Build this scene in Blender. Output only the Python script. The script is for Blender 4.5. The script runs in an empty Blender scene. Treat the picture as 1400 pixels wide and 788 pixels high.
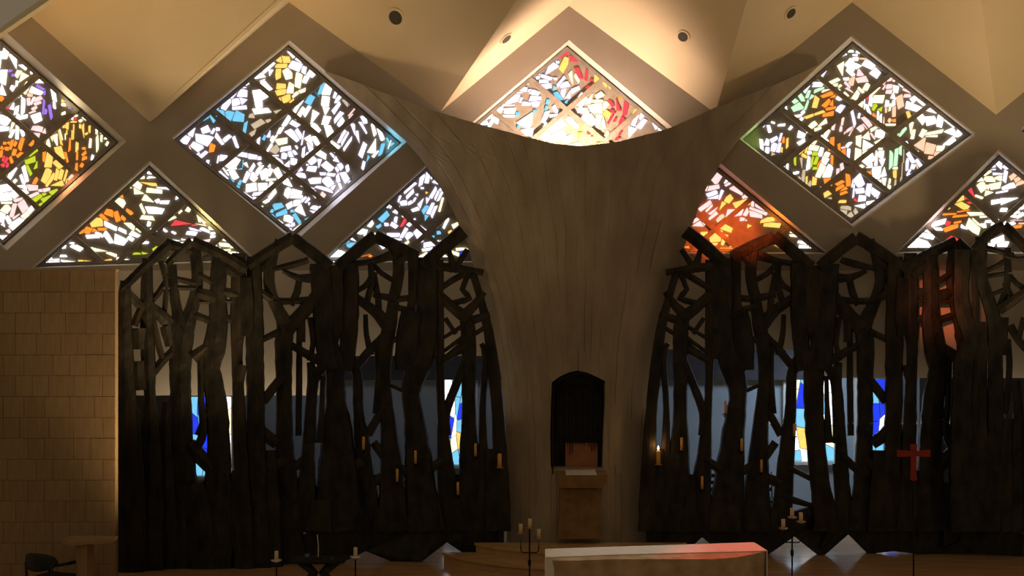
import bpy, math, random
from mathutils import Vector, Matrix
from mathutils.geometry import delaunay_2d_cdt
import bmesh

# ------------------------------------------------------------------ camera, world, light
SC = bpy.context.scene
COL = SC.collection
F = 1760.0            # focal length in pixels of the 1400x788 frame
CAMH = 4.5            # the camera stands in a gallery
D0 = 22.0             # distance to the window wall (world Y = 0)
cam = bpy.data.cameras.new('camera')
cam.sensor_width = 36.0
cam.lens = 36.0 * F / 1400.0
cam.clip_end = 200
cam_o = bpy.data.objects.new('camera', cam)
COL.objects.link(cam_o)
cam_o.location = (0, -D0, CAMH)
cam_o.rotation_euler = (math.pi / 2, 0, 0)
SC.camera = cam_o

w = bpy.data.worlds.new('world')
SC.world = w
w.use_nodes = True
bg = w.node_tree.nodes['Background']
bg.inputs[0].default_value = (1.0, 0.76, 0.47, 1)
bg.inputs[1].default_value = 0.165

SC.view_settings.view_transform = 'Standard'
SC.view_settings.look = 'None'
SC.view_settings.gamma = 1.0
SC.view_settings.exposure = 0.0
SC.view_settings.use_curve_mapping = False
SC.cycles.use_denoising = True
SC.cycles.max_bounces = 6
SC.cycles.sample_clamp_indirect = 4.0


def P(px, py, d):
    """Point seen at pixel (px, py), at distance d in front of the camera plane."""
    return Vector(((px - 700.0) / F * d, d - D0, CAMH + (394.0 - py) / F * d))


def d_floor(py, h=0.0):
    """Distance at which a surface of height h shows at row py."""
    return (CAMH - h) * F / (py - 394.0)


def lamp(name, kind, loc, target, energy, color, size=0.3, spot=None, blend=0.5):
    l = bpy.data.lights.new(name, kind)
    l.energy = energy
    l.color = color
    if kind == 'AREA':
        l.size = size
    else:
        l.shadow_soft_size = size
    if spot:
        l.spot_size = math.radians(spot)
        l.spot_blend = blend
    o = bpy.data.objects.new(name, l)
    COL.objects.link(o)
    o.location = loc
    o.rotation_euler = (Vector(target) - Vector(loc)).to_track_quat('-Z', 'Y').to_euler()
    return o


# warm spot added unseen behind the pillar rim, brightening the middle window
lamp('rim_fill', 'SPOT', P(787, 248, 21.2), P(778, 110, 22.0), 1250, (1.0, 0.68, 0.50), 0.2, 130, 0.8)
# area lights added unseen below the frame, brightening the ceiling pleats
for x_, e_, tx in ((-4.2, 90, -6.5), (-1.2, 18, -1.0), (8.0, 70, 8.0)):
    lamp('pleat_fill', 'AREA', (x_, -3.6, 0.12), (tx, -2.6, 10.0), e_, (1.0, 0.70, 0.36), 0.9).data.spread = math.radians(70)
# added unseen fill behind the screens: warm strips for the white band, cool areas overhead
for x_, w_, e_, y_ in ((-3.4, 5.6, 16, -.5), (4.3, 3.6, 9, -.24), (7.6, 2.6, 8, -.24)):
    o_ = lamp('band_fill', 'AREA', (x_, y_, 2.2), (x_, .12, 5.2), e_, (1.0, 0.78, 0.52), w_)
    o_.data.shape = 'RECTANGLE'
    o_.data.size_y = .06
for x_, e_ in ((-4.0, 4.5), (-0.6, 4.5), (3.2, 4.5), (5.9, 55)):
    lamp('passage_fill', 'AREA', (x_, 2.3, 3.56), (x_, 2.3, 0), e_, (0.62, 0.80, 1.0), .8)
# added spots stand in for coloured sunlight on the altar and right screen
lamp('red_sun_standin', 'SPOT', P(1310, 290, 21.7), P(1000, 748, 17.2), 2400, (1.0, 0.13, 0.10), 0.05, 11.0, 0.9)
lamp('altar_fill', 'SPOT', P(1150, 150, 21.7), P(850, 752, 17.2), 900, (1.0, 0.82, 0.66), 0.2, 16.0, 0.9)  # pale fill added to brighten the altar cloth
lamp('rose_sun_standin', 'SPOT', (-3.0, -26.0, 10.0), P(1288, 420, 21.9), 16000, (1.0, 0.20, 0.07), 0.2, 3.0, 0.9)
lamp('amber_fill', 'SPOT', (9.0, -14.0, 8.6), P(990, 322, 22.3), 15000, (1.0, 0.12, 0.010), 0.08, 5.6, 0.7)  # orange fill added for the glow on the lower window right of the pillar
# spots added inside the recesses tint the reveals, standing in for sun through panes
for nm, a_, t_, e_, c_ in (('cyan', (515, 196), (557, 194), 8, (0.10, 0.62, 1.0)), ('lavender', (447, 243), (480, 268), 11, (0.70, 0.72, 1.0)),
                           ('green', (1052, 190), (1011, 190), 4, (0.45, 0.85, 0.15)), ('lemon', (268, 312), (292, 290), 10, (1.0, 0.82, 0.28)),
                           ('coral', (82, 238), (106, 262), 11, (1.0, 0.36, 0.16)), ('straw', (78, 150), (102, 128), 9, (1.0, 0.82, 0.5)),
                           ('frost', (478, 338), (460, 366), 8, (0.8, 0.9, 1.0)), ('rosy', (1290, 312), (1268, 290), 8, (1.0, 0.72, 0.7)),
                           ('ember', (1050, 312), (1075, 288), 9, (1.0, 0.25, 0.03)), ('flame_red', (985, 330), (1000, 300), 6, (1.0, 0.10, 0.02))):
    lamp(nm + '_sun_standin', 'SPOT', P(*a_, 22.15), P(*t_, 22.16), e_, c_, 0.03, 130, 0.9)


# ------------------------------------------------------------------ materials
def new_mat(name):
    m = bpy.data.materials.new(name)
    m.use_nodes = True
    nt = m.node_tree
    b = nt.nodes['Principled BSDF']
    return m, nt, b


def surf(name, c1, c2, scale=6.0, rough=0.7, bump=0.2, bscale=40.0, metal=0.0, spec=0.3, stretch=(1, 1, 1), detail=5.0):
    """Two-tone noise colour with a fine bump, in object space."""
    m, nt, b = new_mat(name)
    N = nt.nodes
    tc = N.new('ShaderNodeTexCoord')
    mp = N.new('ShaderNodeMapping')
    mp.inputs['Scale'].default_value = stretch
    nt.links.new(tc.outputs['Object'], mp.inputs[0])
    n1 = N.new('ShaderNodeTexNoise')
    n1.inputs['Scale'].default_value = scale
    n1.inputs['Detail'].default_value = detail
    nt.links.new(mp.outputs[0], n1.inputs['Vector'])
    cr = N.new('ShaderNodeValToRGB')
    cr.color_ramp.elements[0].position = 0.32
    cr.color_ramp.elements[0].color = (*c1, 1)
    cr.color_ramp.elements[1].position = 0.68
    cr.color_ramp.elements[1].color = (*c2, 1)
    nt.links.new(n1.outputs['Fac'], cr.inputs[0])
    nt.links.new(cr.outputs[0], b.inputs['Base Color'])
    b.inputs['Roughness'].default_value = rough
    b.inputs['Metallic'].default_value = metal
    b.inputs['Specular IOR Level'].default_value = spec
    if bump:
        n2 = N.new('ShaderNodeTexNoise')
        n2.inputs['Scale'].default_value = bscale
        n2.inputs['Detail'].default_value = 4
        nt.links.new(mp.outputs[0], n2.inputs['Vector'])
        bp = N.new('ShaderNodeBump')
        bp.inputs['Strength'].default_value = bump
        bp.inputs['Distance'].default_value = 0.02
        nt.links.new(n2.outputs['Fac'], bp.inputs['Height'])
        nt.links.new(bp.outputs[0], b.inputs['Normal'])
    return m


def glow(name, c, s):
    m, nt, b = new_mat(name)
    N = nt.nodes
    tc = N.new('ShaderNodeTexCoord')
    no = N.new('ShaderNodeTexNoise')
    no.inputs['Scale'].default_value = 9.0
    nt.links.new(tc.outputs['Object'], no.inputs['Vector'])
    mr = N.new('ShaderNodeMapRange')
    mr.inputs['To Min'].default_value = s * 0.75
    mr.inputs['To Max'].default_value = s * 1.2
    nt.links.new(no.outputs['Fac'], mr.inputs['Value'])
    b.inputs['Base Color'].default_value = (c[0] * .2, c[1] * .2, c[2] * .2, 1)
    b.inputs['Roughness'].default_value = 0.25
    b.inputs['Emission Color'].default_value = (*c, 1)
    nt.links.new(mr.outputs[0], b.inputs['Emission Strength'])
    return m


PLASTER = surf('plaster', (0.42, 0.36, 0.29), (0.47, 0.41, 0.33), 1.2, 0.85, 0.12, 60)
WHITEP = surf('white_plaster', (0.70, 0.62, 0.51), (0.76, 0.68, 0.56), 1.2, 0.85, 0.12, 60)
CEIL = surf('ceiling_plaster', (0.80, 0.66, 0.44), (0.86, 0.72, 0.50), 0.8, 0.8, 0.10, 50)
CONC = surf('board_marked_concrete', (0.30, 0.245, 0.17), (0.42, 0.345, 0.25), 2.0, 0.9, 0.5, 35, stretch=(1.6, 1, 0.5))
STONE = surf('travertine', (0.269, 0.173, 0.083), (0.333, 0.224, 0.115), 5.0, 0.75, 0.25, 50, stretch=(5, 1, 0.6))
STONE2 = surf('travertine_pale', (0.282, 0.186, 0.093), (0.346, 0.237, 0.122), 6.0, 0.75, 0.25, 50, stretch=(5, 1, 0.6))
STONE3 = surf('travertine_dark', (0.256, 0.163, 0.077), (0.320, 0.211, 0.106), 4.0, 0.75, 0.25, 50, stretch=(5, 1, 0.6))
GROUT = surf('joint', (0.186, 0.124, 0.062), (0.223, 0.149, 0.074), 10, 0.9, 0.1)
BRONZE = surf('dark_bronze', (0.010, 0.0095, 0.008), (0.042, 0.036, 0.026), 7.0, 0.55, 0.6, 22, metal=0.35, spec=0.3, stretch=(1, 1, .45))
BRONZE2 = surf('dark_bronze_brown', (0.012, 0.0105, 0.008), (0.052, 0.041, 0.026), 5.0, 0.6, 0.6, 18, metal=0.35, spec=0.3, stretch=(1, 1, .35))
MATRIX = surf('window_concrete', (0.29, 0.245, 0.19), (0.38, 0.33, 0.26), 8.0, 0.85, 0.3, 70)
FRAME = surf('window_frame_metal', (0.26, 0.24, 0.21), (0.33, 0.31, 0.28), 6.0, 0.5, 0.05, 40, metal=0.3)
REVEAL = surf('reveal_plaster', (0.62, 0.57, 0.49), (0.68, 0.62, 0.54), 2.0, 0.7, 0.08, 50)
FLOOR = surf('polished_floor', (0.405, 0.234, 0.112), (0.567, 0.333, 0.162), 3.0, 0.16, 0.0, 30, spec=0.5, stretch=(.4, 3, 1))
STEPM = surf('step_stone', (0.444, 0.271, 0.123), (0.567, 0.357, 0.173), 3.0, 0.4, 0.1, 40, stretch=(.6, 2, 2))
ALTST = surf('altar_stone', (0.36, 0.25, 0.14), (0.56, 0.41, 0.25), 4.0, 0.8, 0.8, 9)
LINEN = surf('white_linen', (0.74, 0.71, 0.66), (0.80, 0.77, 0.72), 9.0, 0.9, 0.1, 90)
BLUEW = surf('grey_blue_wall', (0.36, 0.42, 0.48), (0.41, 0.47, 0.53), 2.0, 0.8, 0.08, 50)
DARKB = surf('beam_shade_panel_dark', (0.055, 0.05, 0.055), (0.075, 0.07, 0.075), 3.0, 0.7, 0.1)  # dark panel colour; on the rear beam it stands in for shade
BLACK = surf('black_leather', (0.010, 0.010, 0.010), (0.022, 0.021, 0.020), 9.0, 0.5, 0.25, 60)
IRON = surf('black_iron', (0.012, 0.011, 0.010), (0.03, 0.027, 0.023), 15, 0.5, 0.2, 60, metal=0.6)
WAX = surf('candle_wax', (0.78, 0.42, 0.11), (0.86, 0.50, 0.14), 8, 0.5, 0.1, 40)
WAXW = surf('cream_candle_wax', (0.72, 0.56, 0.34), (0.80, 0.64, 0.42), 8, 0.5, 0.1, 40)
BRASS = surf('brass', (0.40, 0.24, 0.08), (0.55, 0.34, 0.12), 10, 0.35, 0.1, 40, metal=0.8)
SILVER = surf('pale_metal_dish', (0.70, 0.66, 0.62), (0.80, 0.76, 0.72), 10, 0.35, 0.1, 40, metal=0.5)
COPPER = surf('copper_door', (0.315, 0.120, 0.056), (0.390, 0.165, 0.075), 4, 0.45, 0.2, 30, metal=0.35)
REDW = surf('red_painted_wood', (0.26, 0.022, 0.008), (0.36, 0.034, 0.012), 9, 0.45, 0.15, 50)
NICHE = surf('niche_dark_metal', (0.012, 0.010, 0.009), (0.03, 0.024, 0.018), 8, 0.6, 0.3, 40, metal=0.3)
PEDE = surf('pedestal_stone', (0.210, 0.119, 0.042), (0.294, 0.175, 0.070), 6, 0.8, 0.6, 14)
CREAM = surf('window_jamb_paint', (0.72, 0.70, 0.64), (0.78, 0.76, 0.70), 4, 0.6, 0.05)
GRILLE = surf('speaker_grille', (0.07, 0.06, 0.05), (0.10, 0.09, 0.07), 60, 0.7, 0.4, 150)
FLAME = glow('flame', (1.0, 0.62, 0.25), 9.0)

GL = {
    'w': glow('glass_white', (1.0, 1.0, 1.03), 2.2), 'v': glow('glass_lavender_white', (0.86, 0.83, 1.15), 1.5),
    'k': glow('glass_cream', (1.05, 0.96, 0.60), 1.5), 'y': glow('glass_yellow', (1.0, 0.60, 0.13), 1.3),
    'o': glow('glass_orange', (1.0, 0.27, 0.03), 1.3), 'r': glow('glass_red', (0.9, 0.07, 0.09), 1.0),
    'p': glow('glass_pink', (1.0, 0.68, 0.66), 1.2), 'c': glow('glass_cyan', (0.20, 0.62, 0.92), 1.05),
    'u': glow('glass_blue', (0.02, 0.05, 0.85), 1.1), 'g': glow('glass_green', (0.62, 1.0, 0.64), 1.1),
    'l': glow('glass_lime', (0.55, 0.66, 0.03), 1.1), 'm': glow('glass_violet', (0.36, 0.20, 0.80), 1.1),
    's': glow('glass_salmon', (1.0, 0.58, 0.38), 1.2), 't': glow('glass_tan', (0.80, 0.64, 0.44), 0.8),
}


# ------------------------------------------------------------------ object helpers
def raw_mesh(name, verts, faces, smooth=False):
    me = bpy.data.meshes.new(name)
    me.from_pydata([tuple(v) for v in verts], [], faces)
    me.validate()
    if smooth:
        for p in me.polygons:
            p.use_smooth = True
    me.update()
    return me


def fix_normals(me):
    b = bmesh.new()
    b.from_mesh(me)
    bmesh.ops.remove_doubles(b, verts=b.verts, dist=1e-5)
    bmesh.ops.recalc_face_normals(b, faces=b.faces)
    b.to_mesh(me)
    b.free()


def mk(name, verts, faces, mat, parent=None, smooth=False, kind=None):
    """One mesh object; its origin at the middle of its bounding box; verts are in world space."""
    vs = [Vector(v) for v in verts]
    lo = Vector((min(v.x for v in vs), min(v.y for v in vs), min(v.z for v in vs)))
    hi = Vector((max(v.x for v in vs), max(v.y for v in vs), max(v.z for v in vs)))
    c = (lo + hi) / 2
    me = raw_mesh(name, [v - c for v in vs], faces, smooth)
    me.materials.append(mat)
    o = bpy.data.objects.new(name, me)
    COL.objects.link(o)
    o.location = c
    if parent:
        base = Vector(parent.location)
        q = parent.parent
        while q:
            base += Vector(q.location)
            q = q.parent
        o.parent = parent
        o.location = c - base
    if kind:
        o['kind'] = kind
    return o


def tag(o, label, cat, group=None, kind=None):
    o['label'] = label
    if cat:
        o['category'] = cat
    if group:
        o['group'] = group
    if kind:
        o['kind'] = kind
    return o


def thing(name, loc, label, cat, group=None, kind=None):
    o = bpy.data.objects.new(name, None)
    o.empty_display_size = 0.2
    COL.objects.link(o)
    o.location = loc
    return tag(o, label, cat, group, kind)


class MB:
    """Collects vertices and faces for one mesh object."""

    def __init__(s):
        s.v, s.f = [], []

    def add(s, vs, fs):
        n = len(s.v)
        s.v += [Vector(x) for x in vs]
        s.f += [tuple(i + n for i in f) for f in fs]
        return s

    def box(s, lo, hi, bev=0.0):
        x0, y0, z0 = lo
        x1, y1, z1 = hi
        if bev <= 0:
            vs = [(x, y, z) for z in (z0, z1) for y in (y0, y1) for x in (x0, x1)]
            return s.add(vs, [(0, 2, 3, 1), (4, 5, 7, 6), (0, 1, 5, 4), (2, 6, 7, 3), (0, 4, 6, 2), (1, 3, 7, 5)])
        b = bev
        ring = [(x0 + b, y0), (x1 - b, y0), (x1, y0 + b), (x1, y1 - b), (x1 - b, y1), (x0 + b, y1), (x0, y1 - b), (x0, y0 + b)]
        return s.prism(ring, z0, z1)

    def prism(s, ring, z0, z1):
        n = len(ring)
        vs = [(x, y, z0) for x, y in ring] + [(x, y, z1) for x, y in ring]
        fs = [tuple(range(n - 1, -1, -1)), tuple(range(n, 2 * n))]
        fs += [(i, (i + 1) % n, n + (i + 1) % n, n + i) for i in range(n)]
        return s.add(vs, fs)

    def lathe(s, c, prof, n=14):
        vs, fs = [], []
        for r, z in prof:
            for k in range(n):
                a = 2 * math.pi * k / n
                vs.append((c[0] + r * math.cos(a), c[1] + r * math.sin(a), c[2] + z))
        for j in range(len(prof) - 1):
            for k in range(n):
                k2 = (k + 1) % n
                fs.append((j * n + k, j * n + k2, (j + 1) * n + k2, (j + 1) * n + k))
        fs.append(tuple(range(n - 1, -1, -1)))
        fs.append(tuple(range((len(prof) - 1) * n, len(prof) * n)))
        return s.add(vs, fs)

    def tube(s, pts, r, n=8):
        pts = [Vector(p) for p in pts]
        rs = r if isinstance(r, (list, tuple)) else [r] * len(pts)
        vs, fs = [], []
        up0 = None
        for i, p in enumerate(pts):
            t = (pts[min(i + 1, len(pts) - 1)] - pts[max(i - 1, 0)]).normalized()
            if up0 is None:
                up0 = Vector((0, 0, 1)) if abs(t.z) < .9 else Vector((1, 0, 0))
            a = t.cross(up0).normalized()
            b = t.cross(a).normalized()
            up0 = -b if False else up0
            for k in range(n):
                th = 2 * math.pi * k / n
                vs.append(p + (a * math.cos(th) + b * math.sin(th)) * rs[i])
        for j in range(len(pts) - 1):
            for k in range(n):
                k2 = (k + 1) % n
                fs.append((j * n + k, j * n + k2, (j + 1) * n + k2, (j + 1) * n + k))
        fs.append(tuple(range(n - 1, -1, -1)))
        fs.append(tuple(range((len(pts) - 1) * n, len(pts) * n)))
        return s.add(vs, fs)

    def build(s, name, mat, parent=None, smooth=False, kind=None):
        return mk(name, s.v, s.f, mat, parent, smooth, kind)


def extrude_px(poly, d0, d1, front_inset=0.0):
    """Solid whose outline, in pixels at distance d0, is poly; it reaches back to d1 straight along Y."""
    n = len(poly)
    c = Vector((sum(p[0] for p in poly) / n, sum(p[1] for p in poly) / n))
    A = []
    for x, y in poly:
        A.append(P(c[0] + (x - c[0]) * (1 - front_inset), c[1] + (y - c[1]) * (1 - front_inset), d0))
    B = []
    for x, y in poly:
        p = P(x, y, d0)
        B.append(Vector((p.x, d1 - D0, p.z)))
    vs = A + B
    area = sum(poly[i][0] * poly[(i + 1) % n][1] - poly[(i + 1) % n][0] * poly[i][1] for i in range(n))
    fs = [tuple(range(n)), tuple(range(2 * n - 1, n - 1, -1))] + [((i + 1) % n, i, n + i, n + (i + 1) % n) for i in range(n)]
    if area > 0:
        fs = [tuple(reversed(f)) for f in fs]
    return vs, fs


# ------------------------------------------------------------------ floor and back room
WX0, WX1 = -9.5, 11.5
m = MB().box((WX0 - 3, -22, -0.15), (WX1 + 3, 4.6, 0.0))
tag(m.build('floor', FLOOR), 'polished warm brown floor of the church', None, kind='structure')

# ------------------------------------------------------------------ window wall with its diamond openings
# n: (opening on the wall face, glass outline at the back of the reveal, full diamond for the glazing bars), all in pixels
DG = D0 + 0.34
WIN = {
    1: ([(5, 41), (173, 193), (10, 342), (-162, 190)], [(1, 56), (159, 195), (3, 334), (-155, 192)], None),
    2: ([(397, 56), (557, 193), (403, 331), (236, 190)], [(393, 63), (546, 196), (400, 322), (238, 192)], None),
    3: ([(778, 55), (938, 190), (780, 332), (617, 192)], [(775, 64), (928, 192), (777, 326), (622, 193)], None),
    4: ([(1163, 50), (1332, 184), (1166, 310), (1011, 190)], [(1166, 59), (1326, 184), (1163, 304), (1017, 191)], None),
    5: ([(1364, 206), (1530, 347), (1224, 347)], [(1366, 214), (1525, 344), (1230, 343)], [(1366, 214), (1518, 352), (1366, 490), (1214, 352)]),
    6: ([(206, 221), (352, 357), (46, 367)], [(203, 228), (342, 354), (50, 364)], [(203, 228), (357, 368), (203, 508), (46, 368)]),
    7: ([(583, 227), (712, 359), (438, 359)], [(583, 229), (706, 356), (440, 356)], [(583, 229), (735, 366), (583, 503), (430, 366)]),
    8: ([(980, 219), (1134, 347), (862, 347)], [(978, 228), (1122, 344), (866, 344)], [(978, 228), (1130, 356), (978, 490), (826, 356)]),
    9: ([(1550, 50), (1715, 184), (1556, 310), (1394, 178)], [(1552, 59), (1708, 184), (1553, 304), (1398, 180)], None),
}
TOP = [(-170, 167), (37, 18), (205, 167), (395, 3), (603, 152), (778, 8), (978, 155), (1165, 3), (1362, 157), (1550, 3), (1750, 157)]
BOTW = [(1750, 370), (-170, 370)]
BOT = [(1750, 517), (1132, 517), (1132, 478), (700, 478), (700, 487), (435, 487), (435, 541), (-170, 541)]

outer = TOP + BOTW
loops = [[P(x, y, D0) for x, y in outer]] + [[P(x, y, D0) for x, y in WIN[k][0]] for k in WIN]
flat = [v for l in loops for v in l]
ed, off_ = [], 0
for l in loops:
    ed += [(off_ + i, off_ + (i + 1) % len(l)) for i in range(len(l))]
    off_ += len(l)
cv, _, cf, _, _, _ = delaunay_2d_cdt([Vector((v.x, v.z)) for v in flat], ed, [], 0, 1e-5)


def inside(pt, poly):
    r, n = False, len(poly)
    for i in range(n):
        (x1, y1), (x2, y2) = poly[i], poly[(i + 1) % n]
        if (y1 > pt[1]) != (y2 > pt[1]) and pt[0] < (x2 - x1) * (pt[1] - y1) / (y2 - y1) + x1:
            r = not r
    return r


lp2 = [[(v.x, v.z) for v in l] for l in loops]
wv, wf = [Vector((v[0], 0, v[1])) for v in cv], []
for f in cf:
    c = (sum(cv[i][0] for i in f) / 3, sum(cv[i][1] for i in f) / 3)
    if inside(c, lp2[0]) and not any(inside(c, h) for h in lp2[1:]):
        n = (wv[f[1]] - wv[f[0]]).cross(wv[f[2]] - wv[f[0]])
        wf.append(tuple(f) if n.y < 0 else tuple(f[::-1]))
tag(mk('wall_back', wv, wf, PLASTER), 'taupe plaster wall pierced by rows of diamond windows', None, kind='structure')

# white band of wall under the windows, its lower edge stepping over the passage
for (xa_, xb_, yb_) in ((-170, 435, 541), (435, 700, 487), (700, 1132, 478), (1132, 1750, 517)):
    p0, p1 = P(xa_, yb_, D0), P(xb_, 370, D0)
    tag(MB().box((p0.x, 0.0, p0.z), (p1.x, .5, p1.z)).build('wall_lower', WHITEP), 'white plaster band under the windows, behind the bronze screens', None, kind='structure')

# ------------------------------------------------------------------ folded ceiling, its pleats rising towards one peak
PEAK = P(1240, -785, 15.5)
ceil_root = thing('ceiling', P(700, 0, D0), 'cream folded ceiling of sharp pleats above the windows', None, kind='structure')
FAC = []
tp = [P(x, y, D0) for x, y in TOP]
for i in range(len(tp) - 1):
    a, b = tp[i], tp[i + 1]
    # each pleat is a thick triangle, a few centimetres of plaster
    n = (b - a).cross(PEAK - a).normalized()
    if n.z > 0:
        n = -n
    t = -n * 0.06
    vs = [a, b, PEAK, a + t, b + t, PEAK + t]
    mk('pleat', vs, [(0, 1, 2), (5, 4, 3), (0, 3, 4, 1), (1, 4, 5, 2), (2, 5, 3, 0)], CEIL, ceil_root)
    FAC.append((a, n))


def hit_facet(px, py, i):
    a, n = FAC[i]
    o = Vector((0, -D0, CAMH))
    dr = P(px, py, 1.0) - o
    t = (a - o).dot(n) / dr.dot(n)
    return o + dr * t, n


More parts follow.
